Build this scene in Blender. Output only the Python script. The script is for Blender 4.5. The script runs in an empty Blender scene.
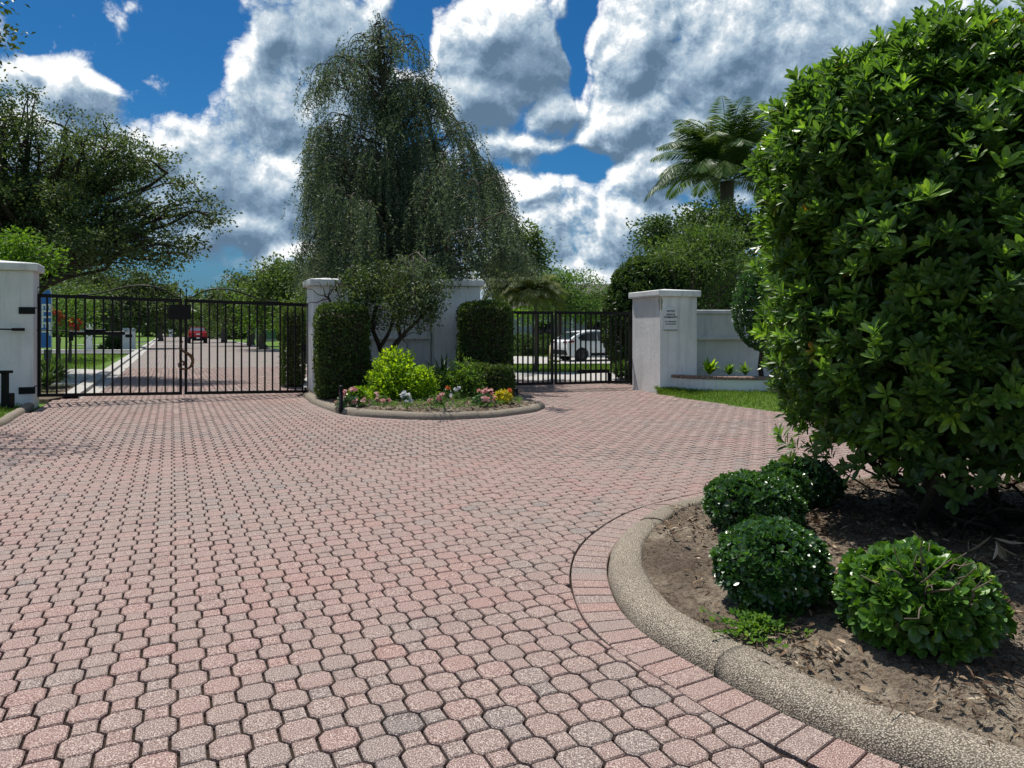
import bpy, math, random
import numpy as np
from mathutils import Vector
rng = np.random.default_rng(7)
R = math.radians
S = bpy.context.scene
COL = S.collection
CAM_H, FPX, HX, HY = 1.45, 712.0, 512.0, 330.0
def G(px, py, z=0.0):                      # photo pixel -> point on the ground
    Y = FPX*(CAM_H-z)/(py-HY); return np.array([(px-HX)/FPX*Y, Y, z])
def P(px, py, Y):                          # photo pixel at a known distance
    return np.array([(px-HX)/FPX*Y, Y, CAM_H+(HY-py)/FPX*Y])

# ------------------------------------------------------------------ mesh builder
class MB:
    def __init__(s): s.V=[]; s.F=[]; s.T=[]; s.n=0
    def add(s, V, F, tone=0.5):
        V=np.asarray(V,float).reshape(-1,3); F=np.asarray(F,int)
        if F.ndim==1: F=F[None,:]
        s.V.append(V); s.F.append(F+s.n); s.n+=len(V)
        s.T.append(np.broadcast_to(np.asarray(tone,float),(len(F),)).copy()); return s
    def box(s, c, d, e=(1,0), tone=.5, bev=0.0):   # centre, dims (along e, across, up)
        ex=np.array([e[0],e[1],0.]); ey=np.array([-e[1],e[0],0.]); ez=np.array([0,0,1.])
        c=np.asarray(c,float); hx,hy,hz=np.asarray(d,float)/2
        if bev<=0:
            v=[c+ex*i*hx+ey*j*hy+ez*k*hz for k in(-1,1) for j in(-1,1) for i in(-1,1)]
            s.add(v,[[0,2,3,1],[4,5,7,6],[0,1,5,4],[2,6,7,3],[0,4,6,2],[1,3,7,5]],tone)
        else:
            b=bev; r=[]
            for k,ins in((-hz,b),(-hz+b,0),(hz-b,0),(hz,b)):
                for i,j in((-1,-1),(1,-1),(1,1),(-1,1)):
                    r.append(c+ex*i*(hx-ins)+ey*j*(hy-ins)+ez*k)
            f=[[0,3,2,1],[12,13,14,15]]
            for q in range(3):
                for i in range(4): f.append([q*4+i,q*4+(i+1)%4,q*4+4+(i+1)%4,q*4+4+i])
            s.add(r,f,tone)
        return s
    def tube(s, path, rad, k=8, tone=.5, cap=True, flat=1.0):
        path=np.asarray(path,float); n=len(path); rad=np.broadcast_to(np.asarray(rad,float),(n,))
        t=np.gradient(path,axis=0); t/=np.linalg.norm(t,axis=1)[:,None]+1e-12
        ref=np.array([0.,0,1]) if abs(t[:,2]).mean()<.85 else np.array([1.,0,0])
        a=np.cross(t,ref); a/=np.linalg.norm(a,axis=1)[:,None]+1e-12; b=np.cross(a,t)
        th=np.arange(k)*2*np.pi/k
        V=path[:,None,:]+rad[:,None,None]*(np.cos(th)[None,:,None]*a[:,None,:]*flat+np.sin(th)[None,:,None]*b[:,None,:])
        i=np.arange(n-1)[:,None]*k; j=np.arange(k)[None,:]; j2=(j+1)%k
        F=np.stack([i+j,i+j2,i+k+j2,i+k+j],-1).reshape(-1,4)
        base=s.n; s.add(V.reshape(-1,3),F,tone)
        if cap:
            s.F.append(np.array([[base+q for q in range(k)][::-1]])); s.T.append(np.array([np.mean(tone)]))
            s.F.append(np.array([[base+(n-1)*k+q for q in range(k)]])); s.T.append(np.array([np.mean(tone)]))
        return s
    def prism(s, poly, z0, z1, tone=.5):           # vertical prism over a 2D polygon
        poly=np.asarray(poly,float)[:,:2]; n=len(poly)
        V=np.vstack([np.c_[poly,np.full(n,z0)],np.c_[poly,np.full(n,z1)]]); b=s.n
        s.add(V,[[i,(i+1)%n,n+(i+1)%n,n+i] for i in range(n)],tone)
        s.F+= [np.array([[b+i for i in range(n)][::-1]]),np.array([[b+n+i for i in range(n)]])]; s.T+=[np.array([tone])]*2
        return s
    def lathe(s, c, prof, k=16, tone=.5, axis=(0,0,1)):   # prof: (radius, height)
        ax=Vector(axis); q=Vector((0,0,1)).rotation_difference(ax).to_matrix()
        q=np.array(q); th=np.arange(k)*2*np.pi/k; V=[]
        for r,h in prof: V.append(np.c_[r*np.cos(th),r*np.sin(th),np.full(k,h)])
        V=np.vstack(V)@q.T+np.asarray(c,float); n=len(prof); b=s.n
        F=[[i*k+j,i*k+(j+1)%k,(i+1)*k+(j+1)%k,(i+1)*k+j] for i in range(n-1) for j in range(k)]
        s.add(V,F,tone)
        s.F+=[np.array([[b+j for j in range(k)][::-1]]),np.array([[b+(n-1)*k+j for j in range(k)]])]; s.T+=[np.array([tone])]*2
        return s
    def build(s, name, mat, parent=None, smooth=False, world=False):
        V=np.vstack(s.V)
        if world and parent is not None: V=V-np.array(parent.location)
        me=bpy.data.meshes.new(name); me.vertices.add(len(V)); me.vertices.foreach_set('co',V.astype(np.float32).ravel())
        cnt=np.concatenate([np.full(len(f),f.shape[1]) for f in s.F]); lp=np.concatenate([f.ravel() for f in s.F])
        st=np.concatenate([[0],np.cumsum(cnt)[:-1]])
        me.loops.add(len(lp)); me.loops.foreach_set('vertex_index',lp.astype(np.int32))
        me.polygons.add(len(cnt)); me.polygons.foreach_set('loop_start',st.astype(np.int32)); me.polygons.foreach_set('loop_total',cnt.astype(np.int32))
        me.polygons.foreach_set('use_smooth',np.full(len(cnt),bool(smooth)))
        a=me.attributes.new('tone','FLOAT','FACE'); a.data.foreach_set('value',np.concatenate(s.T).astype(np.float32))
        me.update(calc_edges=True); me.validate()
        if mat: me.materials.append(mat)
        o=bpy.data.objects.new(name,me); COL.objects.link(o)
        if parent is not None: o.parent=parent
        return o
def tag(o, label, cat, group=None, kind=None):
    if label: o['label']=label
    if cat: o['category']=cat
    if group: o['group']=group
    if kind: o['kind']=kind
    return o
def thing(name, loc, label, cat, group=None, rz=0.0):
    o=bpy.data.objects.new(name,None); COL.objects.link(o); o.empty_display_size=.2
    o.location=tuple(float(x) for x in loc); o.rotation_euler=(0,0,rz); return tag(o,label,cat,group)
def solo(mb, name, mat, base, label, cat, group=None, smooth=False, kind=None):   # a thing that is one mesh
    b=np.asarray(base,float); mb.V=[v-b for v in mb.V]
    o=mb.build(name,mat,None,smooth); o.location=tuple(b); return tag(o,label,cat,group,kind)
def struct(mb, name, mat, smooth=False): return tag(mb.build(name,mat,None,smooth),None,None,None,'structure')

# ------------------------------------------------------------------ materials
def newmat(name):
    m=bpy.data.materials.new(name); m.use_nodes=True; nt=m.node_tree; nt.nodes.clear(); return m,nt
def nd(nt, typ, ins=None, **props):
    n=nt.nodes.new(typ)
    for k,v in props.items(): setattr(n,k,v)
    for k,v in (ins or {}).items():
        sock=n.inputs[k]
        if isinstance(v,bpy.types.NodeSocket): nt.links.new(v,sock)
        elif isinstance(v,(tuple,list)) and sock.type=='RGBA' and len(v)==3: sock.default_value=(*v,1)
        else: sock.default_value=v
    return n
def ramp(nt, fac, stops, interp='LINEAR'):
    n=nt.nodes.new('ShaderNodeValToRGB'); n.color_ramp.interpolation=interp; el=n.color_ramp.elements
    while len(el)<len(stops): el.new(.5)
    for e,(p,c) in zip(el,stops):
        e.position=p; e.color=(*c,1) if not np.isscalar(c) else (c,c,c,1)
    nt.links.new(fac,n.inputs[0]); return n.outputs[0]
def mixc(nt, fac, a, b, blend='MIX'):
    n=nt.nodes.new('ShaderNodeMix'); n.data_type='RGBA'; n.blend_type=blend
    for s,v in ((n.inputs[0],fac),(n.inputs[6],a),(n.inputs[7],b)):
        if isinstance(v,bpy.types.NodeSocket): nt.links.new(v,s)
        elif np.isscalar(v): s.default_value=v
        else: s.default_value=(*v,1)
    return n.outputs[2]
def mth(nt, op, a, b=0.0, c=0.0, clamp=False):
    n=nt.nodes.new('ShaderNodeMath'); n.operation=op; n.use_clamp=clamp
    for s,v in zip(n.inputs,(a,b,c)):
        if isinstance(v,bpy.types.NodeSocket): nt.links.new(v,s)
        else: s.default_value=v
    return n.outputs[0]
def noise(nt, vec, scale, detail=4, rough=.55): return nd(nt,'ShaderNodeTexNoise',{'Vector':vec,'Scale':scale,'Detail':detail,'Roughness':rough}).outputs['Fac']
def out(nt, shader): nt.links.new(shader, nt.nodes.new('ShaderNodeOutputMaterial').inputs[0])
def pbsdf(nt, col, rough=.7, metal=0, spec=.5, normal=None, **kw):
    d={'Base Color':col,'Roughness':rough,'Metallic':metal,'Specular IOR Level':spec}
    if normal is not None: d['Normal']=normal
    d.update(kw); return nd(nt,'ShaderNodeBsdfPrincipled',d).outputs[0]
def bump(nt, h, strength, dist): return nd(nt,'ShaderNodeBump',{'Height':h,'Strength':strength,'Distance':dist}).outputs[0]
def objco(nt): return nd(nt,'ShaderNodeTexCoord').outputs['Object']
def tone(nt): return nd(nt,'ShaderNodeAttribute',attribute_name='tone').outputs['Fac']

def m_plain(name, col, rough=.5, metal=0, spec=.5, var=.12, scale=6):
    m,nt=newmat(name); co=objco(nt); n=noise(nt,co,scale)
    c=mixc(nt,n,tuple(x*(1-var) for x in col),tuple(min(1,x*(1+var)) for x in col))
    out(nt,pbsdf(nt,c,rough,metal,spec)); return m
def m_leaf(name, stops, rough=.5, trans=.3, tcol=None, spec=.3):
    m,nt=newmat(name); c=ramp(nt,tone(nt),stops)
    p=pbsdf(nt,c,rough,0,spec)
    tc=mixc(nt,1.0,c,tcol or (1.9,1.7,.75),'MULTIPLY')
    t=nd(nt,'ShaderNodeBsdfTranslucent',{'Color':tc}).outputs[0]
    mx=nd(nt,'ShaderNodeMixShader',{0:trans,1:p,2:t}).outputs[0]; out(nt,mx); return m
def m_bark(name, c1, c2, scale=14):
    m,nt=newmat(name); co=objco(nt)
    mp=nd(nt,'ShaderNodeMapping',{'Vector':co,'Scale':(1,1,.3)}).outputs[0]
    n=noise(nt,mp,scale,6,.65); c=mixc(nt,n,c1,c2)
    out(nt,pbsdf(nt,c,.9,0,.2,bump(nt,n,.8,.03))); return m
def m_stucco(name, col, dirt):
    m,nt=newmat(name); geo=nd(nt,'ShaderNodeNewGeometry').outputs['Position']
    n=noise(nt,geo,1.3,5,.6); st=nd(nt,'ShaderNodeMapping',{'Vector':geo,'Scale':(5,5,.5)}).outputs[0]
    n2=noise(nt,st,1.6,4,.6); f=noise(nt,geo,45,3,.7); sp=noise(nt,geo,9,5,.7)
    c=mixc(nt,ramp(nt,n,[(.4,0),(.72,.55)]),col,dirt)
    c=mixc(nt,ramp(nt,n2,[(.50,0),(.72,.7)]),c,dirt)
    c=mixc(nt,ramp(nt,sp,[(.63,0),(.7,.35)]),c,tuple(x*.8 for x in dirt))
    out(nt,pbsdf(nt,c,.85,0,.3,bump(nt,mth(nt,'ADD',f,mth(nt,'MULTIPLY',sp,1.5)),.35,.012))); return m

M={}
M['black']=m_plain('black_metal',(.006,.006,.0065),.5,.0,.22,.3,40)
M['bronze']=m_plain('bronze',(.13,.075,.035),.45,.6,.5,.3,20)
M['stucco']=m_stucco('white_stucco',(.80,.81,.81),(.54,.55,.54))
M['stucco_w']=m_stucco('wall_stucco',(.66,.67,.685),(.45,.46,.47))
M['stucco_g']=m_stucco('house_stucco',(.40,.42,.43),(.3,.32,.33))
M['peel']=m_plain('bare_plaster',(.33,.31,.23),.9,0,.2,.3,30)
M['sign']=m_plain('sign_face',(.72,.73,.74),.5)
M['ink']=m_plain('ink',(.03,.03,.035),.6)
M['banner']=m_plain('banner_blue',(.03,.16,.55),.6)
M['white']=m_plain('white_paint',(.78,.78,.77),.45)
M['whitebox']=m_plain('box_white',(.62,.64,.66),.6)
M['tan']=m_plain('tan_post',(.48,.41,.22),.7)
M['green']=m_plain('utility_green',(.06,.16,.11),.5)
M['asph']=m_plain('asphalt',(.12,.12,.125),.9,0,.3,.2,3)
M['roof']=m_plain('roof_shingle',(.10,.09,.085),.85,0,.3,.35,5)
M['glass']=m_plain('dark_glass',(.012,.014,.016),.06,0,.6)
M['tyre']=m_plain('tyre',(.015,.015,.015),.8)
M['rim']=m_plain('rim',(.35,.35,.36),.3,.9)
M['carwhite']=m_plain('car_white',(.78,.79,.80),.22,0,.6,.02)
M['carred']=m_plain('car_red',(.50,.02,.03),.2,0,.6,.02)
M['lamp_red']=m_plain('tail_light',(.22,.004,.006),.2)
M['bark']=m_bark('bark_grey',(.05,.042,.034),(.17,.145,.12))
M['barkd']=m_bark('bark_dark',(.022,.018,.014),(.075,.06,.047),20)
M['twig']=m_bark('twig',(.09,.07,.05),(.24,.20,.15),30)

def g3(a,b,c,d=None):
    s=[(0.0,a),(.5,b),(.85,c)]
    if d: s.append((1.0,d))
    return s
M['oak']=m_leaf('oak_leaf',g3((.026,.050,.019),(.060,.10,.038),(.13,.185,.068)),.5,.3)
M['oak_b']=m_leaf('oak_far_leaf',g3((.038,.074,.022),(.072,.13,.036),(.14,.22,.062)),.5,.34)
M['weep']=m_leaf('weeping_leaf',g3((.042,.066,.042),(.080,.116,.070),(.150,.195,.118),(.20,.22,.14)),.5,.36,(1.45,1.5,.95))
M['bright']=m_leaf('bright_leaf',g3((.05,.13,.016),(.09,.2,.024),(.17,.30,.04)),.5,.4)
M['lime']=m_leaf('lime_leaf',g3((.075,.17,.008),(.19,.36,.014),(.36,.54,.03)),.5,.4)
M['lightg']=m_leaf('light_green_leaf',g3((.05,.11,.025),(.09,.18,.04),(.17,.28,.08)),.5,.35)
M['bush']=m_leaf('glossy_bush_leaf',[(0,(.046,.092,.024)),(.40,(.100,.190,.042)),(.68,(.175,.31,.050)),(.93,(.29,.45,.06)),(1.0,(.50,.24,.06))],.36,.38,(1.65,1.75,.65),.5)
M['clip']=m_leaf('clipped_shrub_leaf',[(0,(.020,.060,.014)),(.5,(.042,.12,.022)),(.9,(.10,.22,.036)),(1.0,(.18,.32,.045))],.30,.22,(2.0,2.0,.7),1.0)
M['clipb']=m_leaf('broad_shrub_leaf',[(0,(.035,.085,.014)),(.5,(.075,.175,.026)),(.9,(.16,.30,.045)),(1.0,(.28,.38,.06))],.3,.24,(2.0,2.0,.6),.55)
M['hedge']=m_leaf('hedge_leaf',g3((.026,.052,.016),(.058,.105,.028),(.14,.21,.055)),.5,.3)
M['dark']=m_leaf('dark_leaf',g3((.024,.052,.018),(.055,.11,.034),(.11,.19,.055)),.45,.3)
M['palm']=m_leaf('palm_leaf',g3((.036,.08,.022),(.075,.145,.04),(.15,.23,.065)),.42,.35)
M['date']=m_leaf('dry_palm_leaf',g3((.06,.10,.022),(.12,.17,.04),(.22,.25,.075)),.5,.35)
M['pink']=m_leaf('pink_petal',g3((.62,.24,.24),(.76,.40,.38),(.86,.62,.56)),.6,.3,(1,1,1))
M['whitep']=m_leaf('white_petal',g3((.55,.55,.57),(.7,.7,.72),(.85,.85,.85)),.6,.3,(1,1,1))
M['orange']=m_leaf('orange_petal',g3((.5,.07,.02),(.7,.13,.03),(.8,.3,.05)),.6,.3,(1,1,1))
M['redp']=m_leaf('red_petal',g3((.4,.02,.02),(.55,.05,.04),(.65,.12,.1)),.6,.3,(1,1,1))
M['yellow']=m_leaf('yellow_leaf',g3((.25,.28,.02),(.48,.44,.03),(.62,.52,.05)),.5,.3)
M['grassb']=m_leaf('grass_blade',g3((.055,.12,.014),(.095,.19,.02),(.17,.25,.045),(.28,.26,.1)),.6,.35)
M['litter']=m_leaf('dead_leaf',[(0,(.04,.024,.016)),(.4,(.13,.08,.048)),(.75,(.30,.21,.13)),(1,(.52,.42,.30))],.75,.1,(1.2,1,.8))

def m_paver():
    m,nt=newmat('clay_paver'); geo=nd(nt,'ShaderNodeNewGeometry').outputs['Position']; t=tone(nt)
    c=ramp(nt,t,[(0,(.135,.115,.112)),(.14,(.20,.162,.150)),(.4,(.255,.170,.148)),(.62,(.282,.166,.146)),(.84,(.298,.150,.130)),(1,(.30,.235,.20))])
    big=noise(nt,geo,.55,4,.6); c=mixc(nt,ramp(nt,big,[(.35,.0),(.7,.32)]),c,(.25,.195,.172))
    st=noise(nt,geo,1.9,5,.65); c=mixc(nt,ramp(nt,st,[(.52,0),(.72,.42)]),c,(.135,.088,.082))
    sp=noise(nt,geo,210,2,.6); c=mixc(nt,ramp(nt,sp,[(.35,.9),(.49,0)]),c,(.07,.042,.037))
    c=mixc(nt,ramp(nt,sp,[(.52,0),(.66,.95)]),c,(.66,.56,.49))
    md=noise(nt,geo,38,4,.7)
    c=mixc(nt,ramp(nt,md,[(.6,0),(.74,.35)]),c,(.11,.085,.078))
    h=mth(nt,'ADD',sp,mth(nt,'MULTIPLY',md,.8))
    out(nt,pbsdf(nt,c,.82,0,.35,bump(nt,h,.5,.004))); return m
M['paver']=m_paver()
def m_sand():
    m,nt=newmat('joint_sand'); geo=nd(nt,'ShaderNodeNewGeometry').outputs['Position']
    n=noise(nt,geo,60,3); c=mixc(nt,n,(.014,.010,.008),(.055,.040,.031)); out(nt,pbsdf(nt,c,1,0,.1)); return m
M['sand']=m_sand()
def m_road():
    m,nt=newmat('brick_road'); geo=nd(nt,'ShaderNodeNewGeometry').outputs['Position']
    rot=nd(nt,'ShaderNodeMapping',{'Vector':geo,'Rotation':(0,0,R(-25.5))}).outputs[0]
    v=nd(nt,'ShaderNodeTexVoronoi',{'Vector':rot,'Scale':8.0,'Randomness':.25}); 
    c=ramp(nt,v.outputs['Distance'],[(.35,(.30,.25,.225)),(.62,(.13,.105,.095))])
    c=mixc(nt,.35,c,v.outputs['Color'],'SOFT_LIGHT'); n=noise(nt,geo,.5,5,.6)
    c=mixc(nt,ramp(nt,n,[(.35,0),(.7,.5)]),c,(.235,.215,.20)); out(nt,pbsdf(nt,c,.9,0,.3)); return m
M['road']=m_road()
def m_agg(name, base, scale, light, dark):
    m,nt=newmat(name); geo=nd(nt,'ShaderNodeNewGeometry').outputs['Position']
    v=nd(nt,'ShaderNodeTexVoronoi',{'Vector':geo,'Scale':scale}); n=noise(nt,geo,2.2,5,.65); sp=noise(nt,geo,scale*.9,2,.5)
    c=mixc(nt,ramp(nt,sp,[(.42,0),(.6,1)]),base,light); c=mixc(nt,ramp(nt,v.outputs['Distance'],[(.32,0),(.62,.85)]),c,dark)
    c=mixc(nt,ramp(nt,n,[(.45,0),(.75,.5)]),c,tuple(x*.55 for x in base))
    h=mth(nt,'SUBTRACT',1.0,v.outputs['Distance']); out(nt,pbsdf(nt,c,.88,0,.3,bump(nt,h,.7,.006))); return m
M['agg']=m_agg('exposed_aggregate',(.29,.245,.19),165,(.62,.54,.43),(.075,.058,.044))
M['conc']=m_agg('concrete',(.44,.42,.39),60,(.50,.48,.45),(.38,.365,.34))
M['brickcap']=m_agg('brick_coping',(.34,.22,.18),45,(.42,.30,.24),(.13,.08,.07))
def m_soil():
    m,nt=newmat('bed_soil'); geo=nd(nt,'ShaderNodeNewGeometry').outputs['Position']
    n=noise(nt,geo,1.8,6,.65); f=noise(nt,geo,38,5,.75); g=noise(nt,geo,150,2,.6)
    c=ramp(nt,n,[(.32,(.12,.088,.065)),(.48,(.22,.172,.128)),(.62,(.38,.315,.24))])  # pale tan noise patches paint sunlit spots into the soil colour
    c=mixc(nt,ramp(nt,f,[(.38,.8),(.55,0)]),c,(.035,.024,.017)); c=mixc(nt,ramp(nt,g,[(.56,0),(.68,.55)]),c,(.36,.29,.20))
    out(nt,pbsdf(nt,c,.95,0,.2,bump(nt,mth(nt,'ADD',f,g),.9,.02))); return m
M['soil']=m_soil()
def m_lawn():
    m,nt=newmat('lawn'); geo=nd(nt,'ShaderNodeNewGeometry').outputs['Position']
    n=noise(nt,geo,.25,6,.65); f=noise(nt,geo,9,6,.75)
    c=ramp(nt,n,[(.35,(.085,.17,.02)),(.55,(.13,.23,.03)),(.75,(.19,.23,.06))])
    c=mixc(nt,ramp(nt,f,[(.35,.75),(.6,0)]),c,(.035,.075,.012)); out(nt,pbsdf(nt,c,.9,0,.2,bump(nt,f,1.0,.08))); return m
M['lawn']=m_lawn()

# ------------------------------------------------------------------ shape helpers
def unit(v): v=np.asarray(v,float); return v/(np.linalg.norm(v,axis=-1,keepdims=True)+1e-12)
def rdir(n, up=0.0):
    v=rng.normal(size=(n,3)); v[:,2]+=up; return unit(v)
def catmull(pts, step):
    p=np.asarray(pts,float); q=np.vstack([2*p[0]-p[1],p,2*p[-1]-p[-2]]); o=[]
    for i in range(1,len(q)-2):
        for t in np.linspace(0,1,24,endpoint=False):
            a,b,c,d=q[i-1:i+3]; o.append(.5*((2*b)+(c-a)*t+(2*a-5*b+4*c-d)*t*t+(3*b-a-3*c+d)*t**3))
    o.append(p[-1]); o=np.array(o); s=np.r_[0,np.cumsum(np.linalg.norm(np.diff(o,axis=0),axis=1))]
    n=max(2,int(round(s[-1]/step))+1); u=np.linspace(0,s[-1],n)
    return np.stack([np.interp(u,s,o[:,k]) for k in range(o.shape[1])],1)
def normals2(path):
    t=unit(np.gradient(path[:,:2],axis=0)); return np.c_[-t[:,1],t[:,0]]
def pip(poly, pts):
    x,y=pts[:,0],pts[:,1]; c=np.zeros(len(pts),bool); n=len(poly); j=n-1
    for i in range(n):
        xi,yi=poly[i][:2]; xj,yj=poly[j][:2]
        if yi!=yj: c^=((yi>y)!=(yj>y))&(x<(xj-xi)*(y-yi)/(yj-yi)+xi)
        j=i
    return c
def nearest(path, pts):                      # distance, index
    D=np.full(len(pts),1e9); I=np.zeros(len(pts),int)
    for s in range(0,len(path),64):
        d=np.linalg.norm(pts[:,None,:2]-path[None,s:s+64,:2],axis=2); k=d.argmin(1); dm=d[np.arange(len(pts)),k]
        u=dm<D; D[u]=dm[u]; I[u]=k[u]+s
    return D,I
def leaves(mb, pos, axis, nrm, L, W, tn, full=False):
    n=len(pos); axis=unit(axis); side=unit(np.cross(axis,nrm)); n2=np.cross(side,axis)
    L=np.broadcast_to(L,(n,))[:,None]; W=np.broadcast_to(W,(n,))[:,None]; tn=np.broadcast_to(tn,(n,))
    if not full:
        V=np.stack([pos,pos+axis*L*.5+side*W*.5+n2*W*.22,pos+axis*L,pos+axis*L*.5-side*W*.5+n2*W*.22],1)
        mb.add(V.reshape(-1,3),np.arange(n)[:,None]*4+np.array([0,1,2,3]),tn)
    else:
        def p(a,s,h): return pos+axis*L*a+side*W*s+n2*(W*h-L*.12*a*a)
        V=np.stack([p(0,0,0),p(.28,.27,.10),p(.62,.5,.16),p(.88,.33,.10),p(1,0,0),p(.88,-.33,.10),p(.62,-.5,.16),p(.28,-.27,.10),p(.55,0,-.04)],1)
        b=np.arange(n)[:,None]*9
        mb.add(V.reshape(-1,3),np.vstack([b+np.array([0,1,2,3,4,8]),b+np.array([0,8,4,5,6,7])]),np.r_[tn,tn])
    return mb
def wob(p, amp, k=1.0):                       # cheap smooth pseudo-noise on directions/points
    return amp*(np.sin(p[:,0]*3.1*k+1.3)*np.cos(p[:,1]*2.7*k+.4)+.6*np.sin(p[:,2]*5.3*k+p[:,0]*4.1*k)+.5*np.cos(p[:,1]*7.1*k-p[:,2]*3.3*k))/1.6
def curve3(a, b, sag, n=8, jit=0.0):
    a=np.asarray(a,float); b=np.asarray(b,float); t=np.linspace(0,1,n)[:,None]
    p=a+(b-a)*t; p[:,2]+=sag*np.sin(np.pi*t[:,0])
    if jit: p[1:-1]+=rng.normal(size=(n-2,3))*jit
    return p
def tree(name, label, cat, base, th, tr, blobs, mat, nclump, per, leaf, cr, group=None, bark='bark', twigs=.5, upb=.7, lean=(0,0), wl=.55, sub=None):
    if sub:                                   # break the big masses of the crown into many small lobes
        ns,sr=sub; vv=np.array([b[3]*b[4]*b[5] for b in blobs])**.6; vv/=vv.sum(); nb=[]
        for b,w_ in zip(blobs,vv):
            for _ in range(max(2,int(round(ns*w_)))):
                d_=rdir(1)[0]*(.35+.6*rng.random()**.5); q=sr*(.6+.8*rng.random()); nb.append((b[0]+d_[0]*b[3],b[1]+d_[1]*b[4],b[2]+d_[2]*b[5],q,q,q*.68))
        blobs=nb
    base=np.asarray(base,float); root=thing(name,base,label,cat,group)
    tb=MB(); cb=MB(); top=base+np.array([lean[0],lean[1],th])
    if th>0: tb.tube(curve3(base-np.array([0,0,.1]),top,0,7,tr*.25),np.linspace(tr*1.25,tr*.75,7),10)
    vol=np.array([b[3]*b[4]*b[5] for b in blobs])**.75; vol/=vol.sum()
    for (cx,cy,cz,rx,ry,rz),w in zip(blobs,vol):
        c=np.array([cx,cy,cz]); lim=curve3(top,c,.12*np.linalg.norm(c-top)*(.3 if cz>top[2]+1 else 1),8,tr*.35); lw_=.62 if not sub else .62*(.35+.4*rng.random())
        tb.tube(lim,np.linspace(tr*lw_,tr*lw_*.26,8),7)
        k=max(3,int(nclump*w)); d=rdir(k); r=(.45+.6*rng.random(k)**.6); r*=1+wob(d*1.7+c[None,:],.13)
        cen=c+d*r[:,None]*np.array([rx,ry,rz])
        for q in range(k):
            if rng.random()<twigs:
                s=lim[rng.integers(4,8)]; tb.tube(curve3(s,cen[q],.1*np.linalg.norm(cen[q]-s),5,.03),np.linspace(tr*.13,tr*.03+.004,5),4,cap=False)
        ct=rng.random(k)
        m=per; pos=np.repeat(cen,m,0); sc=np.repeat(.65+.7*rng.random(k),m)[:,None]
        off=rng.normal(size=(k*m,3))*np.array([1,1,.62]); pos=pos+off*cr*.55*sc
        ax=unit(off*.7+rdir(k*m,-.15)); nr=rdir(k*m,upb)
        tn=np.clip(.30*np.repeat(ct,m)+.62*rng.random(k*m)+.02,0,1)
        Ls=leaf*(.7+.6*rng.random(k*m)); leaves(cb,pos,ax,nr,Ls,Ls*wl,tn)
    tb.build('trunk',M[bark],root,True,world=True); cb.build('crown',M[mat],root,False,world=True); return root
# ------------------------------------------------------------------ camera, sun, sky
cam=bpy.data.cameras.new('camera'); co=bpy.data.objects.new('camera',cam); COL.objects.link(co); S.camera=co
co.location=(0,0,CAM_H); co.rotation_euler=(R(90),0,0)
cam.sensor_width=36; cam.lens=36*FPX/1024; cam.shift_y=-(384-HY)/1024; cam.clip_end=3000; cam.clip_start=.05
EL=67; SUNH=unit(np.array([-.60,.80,0])); SUN=np.array([SUNH[0]*math.cos(R(EL)),SUNH[1]*math.cos(R(EL)),math.sin(R(EL))])
sl=bpy.data.lights.new('sun','SUN'); sl.energy=4.5; sl.angle=R(.53); sl.color=(1,.955,.88)
so=bpy.data.objects.new('sun',sl); COL.objects.link(so); so.rotation_euler=Vector(SUN).to_track_quat('Z','Y').to_euler(); so.location=(0,0,30)
S.view_settings.view_transform='Standard'; S.view_settings.look='None'; S.view_settings.exposure=.25; S.render.filter_size=.95; S.view_settings.gamma=1; S.view_settings.use_curve_mapping=False
cy=S.cycles; cy.max_bounces=5; cy.diffuse_bounces=3; cy.glossy_bounces=2; cy.transmission_bounces=2; cy.transparent_max_bounces=4
cy.use_adaptive_sampling=True; cy.adaptive_threshold=.006; cy.use_denoising=True; cy.denoiser='OPENIMAGEDENOISE'; cy.denoising_input_passes='RGB_ALBEDO_NORMAL'; cy.caustics_reflective=False; cy.caustics_refractive=False
W=bpy.data.worlds.new('World'); S.world=W; W.cycles.sampling_method='MANUAL'; W.cycles.sample_map_resolution=256; W.use_nodes=True; nt=W.node_tree; nt.nodes.clear()
dirn=nd(nt,'ShaderNodeTexCoord').outputs['Generated']
sky=nd(nt,'ShaderNodeTexSky',sky_type='NISHITA'); sky.sun_disc=False; sky.sun_elevation=R(EL); sky.sun_rotation=math.atan2(SUNH[0],SUNH[1])
sky.air_density=1.0; sky.dust_density=.35; sky.ozone_density=3.0
def vm(op,a,b=(0,0,0),scale=None):
    n=nt.nodes.new('ShaderNodeVectorMath'); n.operation=op
    for s,v in zip(n.inputs,(a,b)):
        if isinstance(v,bpy.types.NodeSocket): nt.links.new(v,s)
        else: s.default_value=v
    if scale is not None: n.inputs['Scale'].default_value=scale
    return n.outputs['Value'] if op in('LENGTH','DOT_PRODUCT') else n.outputs[0]
def pd(px,py): v=np.array([(px-HX)/FPX,1,(HY-py)/FPX]); return v/np.linalg.norm(v)
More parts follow.
